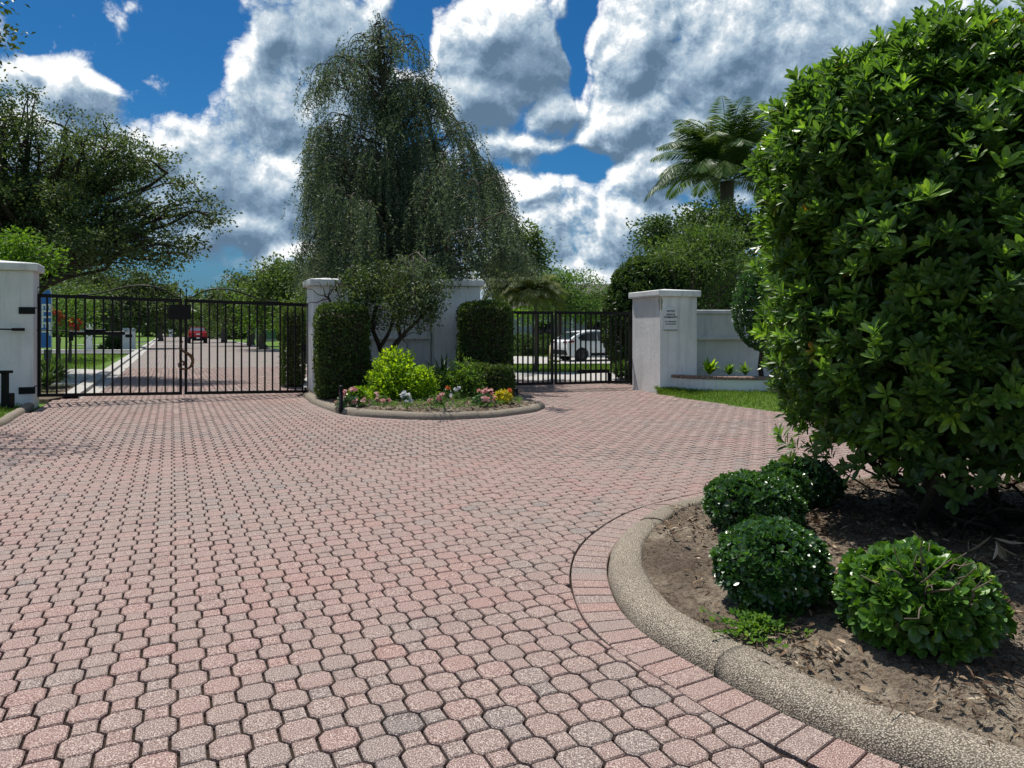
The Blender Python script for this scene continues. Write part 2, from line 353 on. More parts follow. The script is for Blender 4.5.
# cumulus banks standing in the sky: direction, angular half width and height
BANKS=[(70,95,74,56,1),(25,75,34,34,.7),(60,150,90,50,1),(150,155,90,48,1),(200,180,115,75,1),(275,35,56,62,1),(325,35,70,70,1),(275,115,72,75,1),(335,120,80,110,1),(265,195,95,62,1),(235,242,75,26,.8),
 (157,72,70,20,.42),(133,45,20,30,.34),(20,30,44,20,.42),(240,232,100,48,1),(290,252,70,34,1),(600,284,120,46,1),(530,245,60,46,1),(505,52,80,66,1.1),(468,100,54,44,.9),(545,105,48,42,.9),(500,146,84,26,.55),(645,45,56,80,1),(720,60,90,85,1.1),(830,50,140,105,1.1),(640,122,64,52,.9),
 (592,132,40,24,.5),(725,150,85,72,1),(622,232,74,46,.9),(556,268,66,34,.8),(652,182,42,48,.9),(690,250,66,52,1),(528,198,42,20,.5),(545,238,44,28,.6),(960,70,160,130,1)]
GAPS=[(188,35,62,50,1.0),(400,22,24,42,1.0),(575,40,13,56,.9),(578,166,46,20,.8),(20,25,30,22,.5),(120,60,34,22,.5),(150,272,120,30,.8)]
def blob(wp,px,py,rx,ry):
    c=pd(px,py); r=unit(np.cross(c,[0,0,1.])); u=np.cross(r,c); ca=c[1]/math.hypot(c[0],c[1]); ce=math.hypot(c[0],c[1])
    x=mth(nt,'MULTIPLY',vm('DOT_PRODUCT',wp,tuple(r)),FPX/rx/(ca*ca*ce)); y=mth(nt,'MULTIPLY',vm('DOT_PRODUCT',wp,tuple(u)),FPX/ry/(ca*ce*ce))
    return mth(nt,'SQRT',mth(nt,'ADD',mth(nt,'MULTIPLY',x,x),mth(nt,'MULTIPLY',y,y)))
def field(dv):
    wn=nd(nt,'ShaderNodeTexNoise',{'Vector':dv,'Scale':7.0,'Detail':3.0}).outputs['Color']
    wp=vm('ADD',dv,vm('SCALE',vm('SUBTRACT',wn,(.5,.5,.5)),scale=.10))
    f=None
    for px,py,rx,ry,wt in BANKS:
        v=mth(nt,'MULTIPLY',mth(nt,'SUBTRACT',1.0,blob(wp,px,py,rx,ry)),wt); f=v if f is None else mth(nt,'SMOOTH_MAX',f,v,.10)
    for px,py,rx,ry,wt in GAPS:
        f=mth(nt,'SUBTRACT',f,mth(nt,'MULTIPLY',mth(nt,'SUBTRACT',1.15,blob(wp,px,py,rx,ry),clamp=True),wt*1.3))
    sep=nd(nt,'ShaderNodeSeparateXYZ',{0:dv}).outputs
    # cloud cover of the rest of the sky, away from the banks above
    g=mth(nt,'MULTIPLY',mth(nt,'SUBTRACT',nd(nt,'ShaderNodeTexNoise',{'Vector':dv,'Scale':2.2,'Detail':2.0}).outputs['Fac'],.50),3.2)
    hi=nd(nt,'ShaderNodeMapRange',{'Value':sep[1],1:.74,2:.55,3:-1.2,4:0.0}).outputs[0]
    return mth(nt,'MAXIMUM',f,mth(nt,'ADD',g,hi)),sep
def dens(dv):
    f,sep=field(dv)
    wn=nd(nt,'ShaderNodeTexNoise',{'Vector':dv,'Scale':13.0,'Detail':4.0,'Roughness':.6}).outputs['Color']
    st=vm('ADD',vm('MULTIPLY',dv,(1,1,1.2)),vm('SCALE',vm('SUBTRACT',wn,(.5,.5,.5)),scale=.085))
    n=noise(nt,dv,6.5,8,.58)
    vo=nd(nt,'ShaderNodeTexVoronoi',{'Vector':st,'Scale':11.0,'Detail':4.0,'Roughness':.62,'Lacunarity':2.3},feature='F1',normalize=True).outputs['Distance']
    b=mth(nt,'SUBTRACT',.36,vo)
    d=mth(nt,'ADD',f,mth(nt,'MULTIPLY',mth(nt,'SUBTRACT',n,.50),2.3))
    return mth(nt,'ADD',d,mth(nt,'MULTIPLY',b,1.9)),f,sep
d0,f0,sep=dens(dirn)
up=vm('NORMALIZE',vm('ADD',dirn,(-.007,0,.015))); d1,f1,_=dens(up)
alpha=nd(nt,'ShaderNodeMapRange',{'Value':d0,1:-.06,2:.36,3:0.0,4:1.0},interpolation_type='SMOOTHSTEP').outputs[0]
core=nd(nt,'ShaderNodeMapRange',{'Value':mth(nt,'ADD',mth(nt,'MULTIPLY',f0,.45),mth(nt,'MULTIPLY',mth(nt,'SUBTRACT',noise(nt,dirn,4.2,6,.55),.5),1.8)),1:-.12,2:.80,3:0.0,4:1.0},interpolation_type='SMOOTHSTEP').outputs[0]
det=mth(nt,'MULTIPLY',mth(nt,'SUBTRACT',d0,d1),mth(nt,'SUBTRACT',1.5,core))
rim=nd(nt,'ShaderNodeMapRange',{'Value':d0,1:.05,2:.6,3:.07,4:0.0}).outputs[0]
lum=mth(nt,'ADD',mth(nt,'ADD',.56,mth(nt,'MULTIPLY',det,1.0)),mth(nt,'MULTIPLY',core,-.40))
lum=mth(nt,'ADD',lum,mth(nt,'MULTIPLY',mth(nt,'SUBTRACT',f0,f1),.85))
lum=mth(nt,'ADD',lum,rim)
lum=mth(nt,'ADD',lum,mth(nt,'MULTIPLY',mth(nt,'SUBTRACT',noise(nt,dirn,24,8,.66),.5),.48))
CS=7.5
ccol=ramp(nt,lum,[(.0,(.10,.165,.25)),(.34,(.20,.29,.395)),(.56,(.33,.43,.53)),(.80,(.55,.62,.68)),(1,(.86,.88,.89))])
ccol=vm('SCALE',ccol,scale=CS)
hs=nd(nt,'ShaderNodeHueSaturation',{'Saturation':1.32,'Value':1.0,'Color':sky.outputs[0]}).outputs[0]
skc=mixc(nt,1.0,hs,SKYMUL if 'SKYMUL' in globals() else (.185,.385,.47),'MULTIPLY')
# grey blue rain haze low over the horizon
lowh=nd(nt,'ShaderNodeMapRange',{'Value':sep[2],1:.0,2:.20,3:.85,4:0.0},interpolation_type='SMOOTHSTEP').outputs[0]
skc=mixc(nt,lowh,skc,tuple(x*CS for x in (.068,.145,.255)))
fin=mixc(nt,alpha,skc,ccol)
bg=nd(nt,'ShaderNodeBackground',{'Color':fin,'Strength':.135}).outputs[0]
nt.links.new(bg,nt.nodes.new('ShaderNodeOutputWorld').inputs[0])

# ------------------------------------------------------------------ the lie of the land
U=np.array([-.4305,.9026]); Wd=np.array([.9026,.4305])          # along the road, across it
def xk(Y): return -9.53-.4817*(Y-16.4)                           # left kerb line of the road
bed_px=[(884.6,756.5),(840,736),(804,720.6),(769,704),(713.6,672.8),(664.7,644.8),(633,622),(615,594),(609,573),(612,552),(626,535),(649,519),(675,509)]
bed_pts=[(9,.2),(6,.6),(4,1.05),(2.7,1.5),(1.95,1.9)]+[tuple(G(*p)[:2]) for p in bed_px]+[(1.66,6.05),(2.1,6.35),(2.7,6.62),(4,6.75),(6,6.5),(9,5.9)]
bed=catmull(bed_pts,.05)
isl_px=[(303,396.2),(308,400),(316,405),(343,414),(382,418),(435,420),(488,418),(522,414),(538,411)]
isl_pts=[tuple(G(*p)[:2]) for p in isl_px]+[(.56,13.15),(.62,13.45),(.52,13.75),(.3,14.3),(.14,15.0),(-.02,16.4)]
isl=catmull(isl_pts,.05)
isl_poly=np.vstack([isl,[(-.55,17.5),(-1.2,18.6),(-4.9,18.6),(-4.85,16.6)]])
lawn_edge=[(3.30,16.12),(3.74,14.96),(4.06,14.24),(4.46,13.07),(5.2,11.7),(6.5,10.5),(9,9.5),(14,9.0)]
lawn_c=catmull(lawn_edge,.1)
DRIVE=np.array([(9.5,-1.2),(-11,-1.2),(-11,2.5),(-9.2,4.2),(-7.9,6.5),(-7.3,8.7),(-7.65,10.6),(-9.0,13.62),(-9.15,14.05),(-9.55,15),(-9.53,16.4),(xk(27),27),
  (-8.0,28.5),(-6.7,24.5),(-5.7,19.5),(-4.95,17.2),(-4.6,16.2),(-1.4,17.6),(-1.4,20.3),(3.3,20.3),(3.1,17.6),(3.3,16.3)]+[tuple(p) for p in lawn_c]+[(14,5)])
def inset(path,d):                                           # offset to the left of travel
    return path[:,:2]+normals2(path)*d
def outside_sign(path,poly):
    q=inset(path,.05); return -1.0 if pip(poly,q[len(q)//2:len(q)//2+1])[0] else 1.0
bed_poly=np.vstack([bed,[(9,3)]])
sb=outside_sign(bed,bed_poly); si=outside_sign(isl,isl_poly)

m=MB(); m.add([(-700,-300,-.06),(700,-300,-.06),(700,900,-.06),(-700,900,-.06)],[[0,1,2,3]]); struct(m,'ground',M['lawn'])
m=MB(); m.V.append(np.c_[DRIVE,np.full(len(DRIVE),-.022)]); m.F.append(np.arange(len(DRIVE))[None,:]); m.T.append(np.array([.5])); m.n=len(DRIVE); struct(m,'driveway_base',M['sand'])
# ---- pavers: octagons with attached squares, laid on the diagonal of the view
PP=.2358; O=np.array([-1.2977,2.597]); hw=PP*.2985; cc=PP*.112; jt=.0036
oct2=np.array([(-hw+cc,-hw),(hw-cc,-hw),(hw,-hw+cc),(hw,hw-cc),(hw-cc,hw),(-hw+cc,hw),(-hw,hw-cc),(-hw,-hw+cc)])*(1-jt/hw)
hs2=PP/2-hw; sq2=np.array([(-hs2*1.0-0.0,-hs2),(hs2,-hs2),(hs2,hs2),(-hs2,hs2)]); sq2=sq2*np.array([(hw-cc)/hs2,1.0]); sq2-=np.sign(sq2)*jt
ii=np.arange(-75,140); jj=np.arange(-40,150); A,B=np.meshgrid(ii,jj,indexing='ij'); A=A.ravel(); B=B.ravel()
cen=O+np.outer(A*PP/2,Wd)+np.outer(B*PP+(A%2)*PP/2,U)
kinds=[(oct2,cen),(sq2,cen+U*PP/2)]
SOLD=.215; GAP=.012
bed_out=inset(bed,sb*(SOLD+GAP+.001)); isl_out=inset(isl,si*(SOLD*.75+GAP+.001))
bed_big=np.vstack([bed_out,[(9.3,3)]]); isl_big=np.vstack([isl_out,[(.1,17.0),(-.55,17.5),(-1.2,18.6),(-4.9,18.6),(-4.85,16.6)]])
pv=MB()
def patch_tone(c):   # patches of greyer and redder stones, each stone its own
    b=.5+.30*np.sin(c[:,0]*1.1+c[:,1]*.7)*np.cos(c[:,1]*1.3-c[:,0]*.5)
    return np.clip(b*.55+.22+rng.normal(size=len(c))*.135+.12*(rng.random(len(c))<.06)-.25*(rng.random(len(c))<.02),0,1)
def add_pavers(poly,c,detail):
    n=len(c)
    if not n: return
    k=len(poly); loc=poly[:,0][:,None]*Wd+poly[:,1][:,None]*U
    r=np.linalg.norm(poly,axis=1).mean(); ins=loc*(1-.0062/r)
    tilt=rng.normal(size=(n,2))*.012; z0=rng.normal(size=n)*.0011-.001
    loc=loc*(1+rng.normal(size=(n,1,1))*.004)+0*c[:,None,:]; ins=np.broadcast_to(ins,(n,k,2))
    def ring(q,dz): 
        xy=q+c[:,None,:]; z=z0[:,None]+dz+(q*tilt[:,None,:]).sum(2); return np.concatenate([xy,z[:,:,None]],2)
    rings=[ring(ins,0.0),ring(loc,-.0055)]
    if detail: rings.append(ring(loc,-.021))
    else: rings[1][:,:,2]-=.010
    V=np.concatenate(rings,1); m_=V.shape[1]; tn=patch_tone(c); b=np.arange(n)[:,None]*m_
    Fs=[b+np.arange(k)]
    q=np.arange(k); q2=(q+1)%k
    for a in range(len(rings)-1):
        f=np.stack([(a+1)*k+q,(a+1)*k+q2,a*k+q2,a*k+q],1); Fs.append((b[:,:,None]+f[None]).reshape(-1,4))
    base=pv.n; pv.V.append(V.reshape(-1,3)); pv.n+=n*m_
    pv.F.append(Fs[0]+base); pv.T.append(tn)
    for f in Fs[1:]: pv.F.append(f+base); pv.T.append(np.repeat(tn,k))
def clip(poly,p0,nn):
    o=[]; d=(poly-p0)@nn
    for a in range(len(poly)):
        b=(a+1)%len(poly)
        if d[a]>=0: o.append(poly[a])
        if (d[a]>=0)!=(d[b]>=0): t=d[a]/(d[a]-d[b]); o.append(poly[a]+(poly[b]-poly[a])*t)
    return np.array(o)
def area(p): x,y=p[:,0],p[:,1]; return .5*abs((x*np.roll(y,-1)-y*np.roll(x,-1)).sum())
nb=normals2(bed_out)*sb; ni=normals2(isl_out)*si
for poly,c in kinds:
    c=c[pip(DRIVE,c)]; D1,I1=nearest(bed_out,c); D2,I2=nearest(isl_out,c)
    inb=pip(bed_big,c); ini=pip(isl_big,c); near=(D1<.11)|(D2<.11)
    vis=~((c[:,1]>20.3)&(c[:,0]>-4))
    full=c[(~inb)&(~ini)&(~near)&vis]; 
    add_pavers(poly,full[full[:,1]<8],True); add_pavers(poly,full[full[:,1]>=8],False)
    for q in np.where(near&((D1<.11)|(D2<.11)))[0]:
        pth,nn,i=(bed_out,nb,I1[q]) if D1[q]<D2[q] else (isl_out,ni,I2[q])
        wp=poly[:,0][:,None]*Wd+poly[:,1][:,None]*U+c[q]; cp=clip(wp,pth[i]+nn[i]*.005,nn[i])
        if len(cp)<3 or area(cp)<.0016: continue
        k=len(cp); g=cp.mean(0); t=patch_tone(g[None])[0]; inn=g+(cp-g)*.92
        pv.add(np.vstack([np.c_[inn,np.full(k,-.001)],np.c_[cp,np.full(k,-.0065)],np.c_[cp,np.full(k,-.021)]]),[[k*a+x,k*a+(x+1)%k,k*(a-1)+(x+1)%k,k*(a-1)+x] for a in(1,2) for x in range(k)],t)
        pv.F.append(np.array([[pv.n-3*k+x for x in range(k)]])); pv.T.append(np.array([t]))
def soldiers(path,sg,wid,step):
    p=catmull(path[::6],step); nrm=normals2(p)*sg
    for a in range(len(p)-1):
        mid=(p[a]+p[a+1])/2; n_=unit(nrm[a]+nrm[a+1]); tt=np.array([-n_[1],n_[0]])
        ln=np.linalg.norm(p[a+1]-p[a])*(1+.1*0)-.006; sc=1+ (0 if True else 0)
        ins_=mid+n_*GAP; out_=mid+n_*(GAP+wid)
        ko=np.linalg.norm((p[a+1]+nrm[a+1]*wid)-(p[a]+nrm[a]*wid))-.006
        Q=np.array([ins_-tt*ln/2,ins_+tt*ln/2,out_+tt*ko/2,out_-tt*ko/2]); g=Q.mean(0)
        if np.cross(Q[1]-Q[0],Q[2]-Q[0])<0: Q=Q[::-1]
        inn=Q+unit(g-Q)*.007; z=-.001+rng.normal()*.0012; t=np.clip(.40+rng.normal()*.14,0,1)
        pv.add(np.vstack([np.c_[inn,np.full(4,z)],np.c_[Q,np.full(4,z-.005)],np.c_[Q,np.full(4,-.021)]]),[[0,1,2,3]]+[[4*b+x,4*b+(x+1)%4,4*(b-1)+(x+1)%4,4*(b-1)+x] for b in(1,2) for x in range(4)],t)
import warnings; warnings.filterwarnings('ignore')
soldiers(bed,sb,SOLD-.004,.108); soldiers(isl,si,SOLD*.75,.11)
struct(pv,'driveway',M['paver'])

# ---- kerbs: exposed aggregate, rounded, cast in lengths
def kerb(name,path,sg,wid,hgt,cuts,mat='agg'):
    mb=MB(); nrm=-normals2(path)*sg                      # towards the planted side
    prof=[(0,-.03),(.004,hgt*.32),(.028*wid/.2,hgt*.70),(.058*wid/.2,hgt*.91),(.095*wid/.2,hgt*.985),(.14*wid/.2,hgt),(.175*wid/.2,hgt*.96),(.193*wid/.2,hgt*.82),(wid,hgt*.4),(wid,-.03)]
    n=len(path); cuts=[0]+sorted(cuts)+[n-1]
    jig=wob(np.c_[path[:,:2]*2.2,np.zeros(n)],.006)
    for a,b in zip(cuts[:-1],cuts[1:]):
        idx=np.arange(a,b+1); r=[]
        sink=rng.normal()*.004
        for q,i in enumerate(idx):
            p=path[i,:2].copy()
            if q==0 and a>0: p+=(path[i+1,:2]-path[i,:2])*.08
            e=.965 if (q in(0,len(idx)-1)) else 1.0
            for o_,h in prof: r.append((*(p+nrm[i]*(o_+(wid/2-o_)*(1-e)+jig[i])),h*e+sink))
        k=len(prof); f=[[x*k+y,x*k+y+1,(x+1)*k+y+1,(x+1)*k+y] for x in range(len(idx)-1) for y in range(k-1)]
        if sg<0: f=[g[::-1] for g in f]
        base=mb.n; mb.add(r,f)
        mb.F+= [np.array([[base+y for y in range(k)]]),np.array([[base+(len(idx)-1)*k+y for y in range(k)][::-1]])]; mb.T+=[np.array([.5])]*2
    return struct(mb,name,mat if not isinstance(mat,str) else M[mat],True)
def at(path,pxy): g=G(*pxy)[:2]; return int(np.linalg.norm(path-g,axis=1).argmin())
kerb('bed_kerb',bed,sb,.21,.085,[at(bed,(713,673)),at(bed,(640,527))])
kerb('island_kerb',isl,si,.20,.10,[at(isl,(477,418)),at(isl,(330,411))])
# ---- soil in both beds
def soil(name,path,sg,poly,wid,z,step,hump):
    inn=inset(path,-sg*wid*.55); pl=np.vstack([inn,poly[len(path):]]); lo,hi=pl.min(0),pl.max(0)
    xs=np.arange(lo[0],hi[0],step); ys=np.arange(lo[1],hi[1],step); X,Y=np.meshgrid(xs,ys,indexing='ij'); p=np.c_[X.ravel(),Y.ravel()]
    ok=pip(pl,p).reshape(X.shape); D,_=nearest(inn,p); q=np.c_[p*2.3,np.zeros(len(p))]
    zz=z+np.clip(D,0,.6)*hump+wob(q,.012)+wob(q*3.1,.007)+rng.normal(size=len(p))*.0055+.014*np.maximum(0,wob(q*9.7,1.0)-.35); V=np.c_[p,zz]; nx,ny=X.shape
    I=np.arange(nx*ny).reshape(nx,ny); keep=ok[:-1,:-1]&ok[1:,:-1]&ok[1:,1:]&ok[:-1,1:]
    F=np.stack([I[:-1,:-1],I[1:,:-1],I[1:,1:],I[:-1,1:]],-1)[keep]
    mb=MB(); mb.add(V,F); struct(mb,name,M['soil'],True); return pl
soil_bed=soil('bed_soil',bed,sb,np.vstack([bed,[(9,3)]]),.205,.05,.028,.09)
soil_isl=soil('island_soil',isl,si,isl_poly,.20,.07,.06,.10)
def litter(name,pl,n,lo,hi,size,label=None,twigs=60,z=.062,hump=.09,path=None,den=None):
    p=rng.uniform(lo,hi,size=(n,2)); p=p[pip(pl,p)]
    if den is not None: p=p[rng.random(len(p))<den(p)]
    D,_=nearest(path,p); z0=z+np.clip(D-.11,0,.6)*hump+.012+rng.random(len(p))*.012; mb=MB(); k=len(p)
    ax=rdir(k); ax[:,2]*=.25; nr=rdir(k,2.2); L=size*(.30+rng.random(k)**2.5*1.5)
    leaves(mb,np.c_[p,z0],ax,nr,L,L*(.12+.42*rng.random(k)**2),np.clip(rng.random(k)**1.7,0,1),True)
    for _ in range(twigs):
        a=p[rng.integers(k)]; b=a+rng.normal(size=2)*.10; mb.tube(curve3((*a,z+.04),(*b,z+.04),.015,5,.008),.0025,4,tone=.45)
    o=mb.build(name,M['litter']); return tag(o,'scattered dead leaves and twigs on the soil of a planting bed' if label is None else label,'leaf litter',None,'stuff')
litter('leaf_litter',soil_bed,40000,(1.0,1.3),(5.2,6.6),.038,'brown dead leaves and twigs strewn over the soil around the big glossy bush',260,path=bed,den=lambda p: np.clip(.45+.9*wob(np.c_[p*2.6,p[:,0]],1.0)+.9*(p[:,0]>1.7),.05,1))
litter('leaf_litter',soil_isl,4200,(-4.4,11.4),(.6,15.5),.07,'dry mulch chips covering the flower bed in front of the white wall',8,z=.08,hump=.10,path=isl)

# ---- road beyond the gate, its kerbs, pavements and side drives
m=MB(); ys=np.linspace(26.5,320,40); lf=np.c_[xk(ys),ys]; rp=[(-8.1,28.6),(-9.5,33),(-12.8,42)]+[(-12.8-.476*(y-42),y) for y in np.linspace(48,320,20)]
poly=np.vstack([lf,np.array(rp)[::-1]]); m.V.append(np.c_[poly,np.full(len(poly),-.02)]); m.F.append(np.arange(len(poly))[None,::-1]); m.T.append(np.array([.5])); m.n=len(poly); struct(m,'road',M['road'])
def ribbon(name,path,w0,w1,z0,z1,mat):
    p=np.asarray(path,float)[:,:2]; n=normals2(p); q=[]; mb=MB()
    a=p+n*w0; b=p+n*w1; k=len(p)
    V=np.vstack([np.c_[a,np.full(k,-.05)],np.c_[a,np.full(k,z0)],np.c_[b,np.full(k,z1)],np.c_[b,np.full(k,-.05)]])
    mb.add(V,[[r*k+i,r*k+i+1,(r+1)*k+i+1,(r+1)*k+i] for r in range(3) for i in range(k-1)]); return struct(mb,name,M[mat])
ys=np.r_[np.linspace(15.2,60,30),np.linspace(65,300,20)]; kl=np.c_[xk(ys),ys]
ribbon('road_gutter',kl,-.02,.26,-.012,.0,'conc'); ribbon('road_kerb',kl,.262,.55,.09,.10,'conc')
kr=catmull(np.array([(-4.98,17.0),(-5.75,19.5),(-6.75,24.5),(-8.05,28.6),(-9.5,33),(-12.8,42),(-30,78),(-131,290)]),.8)
ribbon('road_kerb',kr,-.02,-.28,.08,.09,'conc')
def strip(name,pts,z,mat):
    p=np.asarray(pts,float); mb=MB(); mb.prism(p,z-.2,z); return struct(mb,name,M[mat])
strip('sidewalk',[(-40,18.6),(-11.3,18.6),(-11.9,19.6),(-14.35,25.2),(-15.5,25.9),(-40,26.4)],.03,'conc')
strip('planting_strip',[(-9.5,14.6),(-9.62,15.6),(-9.95,16.6),(-10.75,18.2),(-13.5,18.3),(-13.5,14.8)],.03,'soil')
strip('side_street',[(-70,43.5),(xk(43.5)-.6,43.5),(xk(48.5)-.6,48.5),(-70,49.5)],.012,'asph')
strip('sidewalk',[(-70,50.0),(xk(50)-.6,50.0),(xk(52)-.6,52),(-70,53)],.03,'conc')
strip('sidewalk',[(-1.6,20.35),(4.2,20.35),(30,22.5),(30,26),(7,25.6),(2.6,24.2),(-1.6,24.9)],.008,'conc')
strip('side_drive',[(-3.5,30.6),(2,30.2),(12,30.9),(26,33.5),(26,43),(12,40.2),(1.5,38.6),(-3.5,39.5)],.02,'conc')
strip('sidewalk',[(xk(30)+7.3,36.2),(-2,34.0),(-2,35.6),(-10.5,38.2)],.03,'conc')
for k,(a,b,y) in enumerate([(-42,-29,66),(-48,-36,82)]): strip('garden_path',[(a,y+2),(b,y),(b,y+1.3),(a,y+3.4)],.02,'conc')
# ---- raised lawn between drive and low planter; verge by the left pillar
def lawnmesh(name,fn,nx,ny):
    uu,vv=np.meshgrid(np.linspace(0,1,nx),np.linspace(0,1,ny),indexing='ij'); V=np.array([fn(a,b) for a,b in zip(uu.ravel(),vv.ravel())])
    I=np.arange(nx*ny).reshape(nx,ny); F=np.stack([I[:-1,:-1],I[1:,:-1],I[1:,1:],I[:-1,1:]],-1).reshape(-1,4); mb=MB(); mb.add(V,F); struct(mb,name,M['lawn'],True); return V
lc=catmull(lawn_edge,.05); back=catmull([(3.3,16.35),(4.3,16.9),(5.2,17.3),(6.5,17.5),(9,17.6),(16,17.7)],.05)
def lf_(u,v):
    a=lc[min(len(lc)-1,int(u*(len(lc)-1)))]; b=back[min(len(back)-1,int(u**.8*(len(back)-1)))]; p=a+(b-a)*v
    return (p[0],p[1],-.03+.12*min(1,v*3.2)**.6+.02*v)
lawnmesh('lawn',lf_,60,14)
def lv(u,v):
    y=13.4-u*6.6; x0=np.interp(y,[6.5,8.7,10.6,13.62],[-7.9,-7.3,-7.65,-9.1])-.16; return (x0-v*6,y,.03*min(1,v*30)+.02)
lawnmesh('verge',lv,24,8)
kv=catmull([(-9.05,13.5),(-8.2,11.8),(-7.65,10.6),(-7.3,8.7),(-7.9,6.5),(-9.2,4.2),(-11,2.5)],.1); kerb('verge_kerb',kv,1.0 if outside_sign(kv,np.vstack([kv,[(-20,2),(-20,14)]]))>0 else -1.0,.14,.08,[40,80])
def blades(name,pos,h,label,w=.007):
    k=len(pos); ax=rdir(k,2.6); mb=MB(); L=h*(.5+.8*rng.random(k)); leaves(mb,pos,ax,rdir(k),L,np.full(k,w),np.clip(.15+.7*rng.random(k)+.2*(rng.random(k)>.9),0,1))
    return tag(mb.build(name,M['grassb']),label,'grass',None,'stuff')
u=rng.random(26000)**1.0; v=rng.random(26000); u*=.55; pos=np.array([lf_(a,b) for a,b in zip(u,v)]); pos[:,:2]+=rng.normal(size=(len(pos),2))*.03
blades('grass',pos,.07,'mown grass on the small raised lawn below the low planter',.010)
pos=np.array([lv(a,b*.35) for a,b in zip(rng.random(9000),rng.random(9000))]); blades('grass',pos,.07,'mown grass on the verge beside the left gate pillar',.010)
def patch(pts,n):
    pts=np.asarray(pts,float); lo,hi=pts.min(0),pts.max(0); p=rng.uniform(lo,hi,size=(n,2)); p=p[pip(pts,p)]; return np.c_[p,np.full(len(p),-.05)]
blades('grass',np.vstack([patch([(-26,26.6),(-15.6,26.1),(-23.2,43),(-40,43)],26000),patch([(-20,15.5),(-10,15.5),(-11.6,18.5),(-20,18.5)],5000)]),.13,'mown grass of the lawns left of the brick road beyond the gate',.022)
blades('grass',np.vstack([patch([(-2,25),(2.6,24.3),(7,25.7),(10,26),(10,30.5),(2,30.1),(-2,30.4)],12000),patch([(-2,39.6),(1.5,38.8),(12,40.4),(12,47),(-2,47)],9000)]),.12,'mown grass of the front lawns behind the right hand gate',.022)
# ------------------------------------------------------------------ pillars and walls
def pillar(label, corner, e, w, d, h, group, ov=.075, ch=.13):
    e=unit(np.array(e)); n=np.array([-e[1],e[0]]); c=np.array(corner)+e*w/2+n*d/2
    r=thing('gate_pillar',(c[0],c[1],0),label,'pillar',group); m=MB(); m.box((0,0,h/2-.1),(w,d,h+.2-.001),e,bev=.012); m.build('body',M['stucco'],r)
    m=MB(); a,b=w/2+ov,d/2+ov; V=[]
    for z,s in ((h,0),(h+ch*.25,0.006),(h+ch,0.006),(h+ch+.012,-.006)):
        for i,j in((-1,-1),(1,-1),(1,1),(-1,1)): V.append([*(e*i*(a+s)+n*j*(b+s)),z])
    V.append([0,0,h+ch+.075]); m.add(V,[[0,3,2,1]]+[[q*4+i,q*4+(i+1)%4,q*4+4+(i+1)%4,q*4+4+i] for q in range(3) for i in range(4)])
    m.F.append(np.array([[12+i,12+(i+1)%4,16] for i in range(4)])); m.T.append(np.full(4,.5))
    m.build('cap',M['stucco'],r); return r
A25=(.9026,.4305); A18=(.951,.309)
grp='white gate pillars'
c0=np.array([-9.13,13.58]); pw=1.25
p_left=pillar('tall white stucco pillar at the left end of the wide gate with black hinge brackets',c0-np.array(A25)*pw,A25,pw,.66,2.58,grp)
p_mid=pillar('white stucco pillar behind the clipped hedge at the latch end of the wide gate',(-4.36,15.62),A25,.80,.82,2.43,grp)
p_mid2=pillar('white stucco pillar left of the narrow gate, half hidden by the small twisted tree',(-1.81,16.78),A18,1.10,.73,2.50,grp)
p_right=pillar('white stucco pillar carrying the private community notice, beside the low planter',(3.37,16.2),A18,.96,1.34,2.22,grp,.065)
m=MB(); q=np.array([-.951*0,0]); e=np.array(A18); n=np.array([-e[1],e[0]])
pts=[(0.012,2.19),(.055,2.185),(.075,2.10),(.05,2.02),(.06,1.95),(.035,1.88),(.015,1.93)]
cpr=np.array([3.37,16.2]); base=np.array(p_right.location)[:2]
V=[np.r_[cpr+e*a-n*.0025-base,z] for a,z in pts]+[np.r_[cpr+n*(a+.0)-e*.0025-base,z] for a,z in pts]
m.V.append(np.array(V)); k=len(pts); m.F+= [np.arange(k)[None,::-1],(np.arange(k)+k)[None,:]]; m.T+=[np.array([.5])]*2; m.n=2*k
m.build('bare_patch',M['peel'],p_right)
# notice on the right pillar: arched top plate with lettering
def text(parent, name, body, size, loc, e, mat, extr=.001, rotup=0.0):
    cu=bpy.data.curves.new(name,'FONT'); cu.body=body; cu.size=size; cu.align_x='CENTER'; cu.align_y='CENTER'; cu.extrude=extr; cu.offset=size*.03
    o=bpy.data.objects.new(name,cu); COL.objects.link(o); o.parent=parent; o.location=loc
    from mathutils import Matrix
    o.rotation_euler=(Matrix.Rotation(math.atan2(e[1],e[0]),3,'Z')@Matrix.Rotation(R(90),3,'X')@Matrix.Rotation(rotup,3,'Z')).to_euler(); cu.materials.append(mat)
    bpy.context.view_layer.update(); me=bpy.data.meshes.new_from_object(o); q=bpy.data.objects.new(name,me); COL.objects.link(q); q.parent=parent; q.location=o.location; q.rotation_euler=o.rotation_euler
    bpy.data.objects.remove(o); return q
sc=cpr+e*.262-n*.004; zc=1.715
sg=thing('notice_sign',(sc[0],sc[1],zc),'pale private community notice board with an arched top on the right pillar','sign')
w,h=.175,.26; prof=[(-w,-h),(w,-h),(w,h-.05),(w*.72,h-.05),(w*.6,h-.01),(w*.3,h+.015),(0,h+.02),(-w*.3,h+.015),(-w*.6,h-.01),(-w*.72,h-.05),(-w,h-.05)]
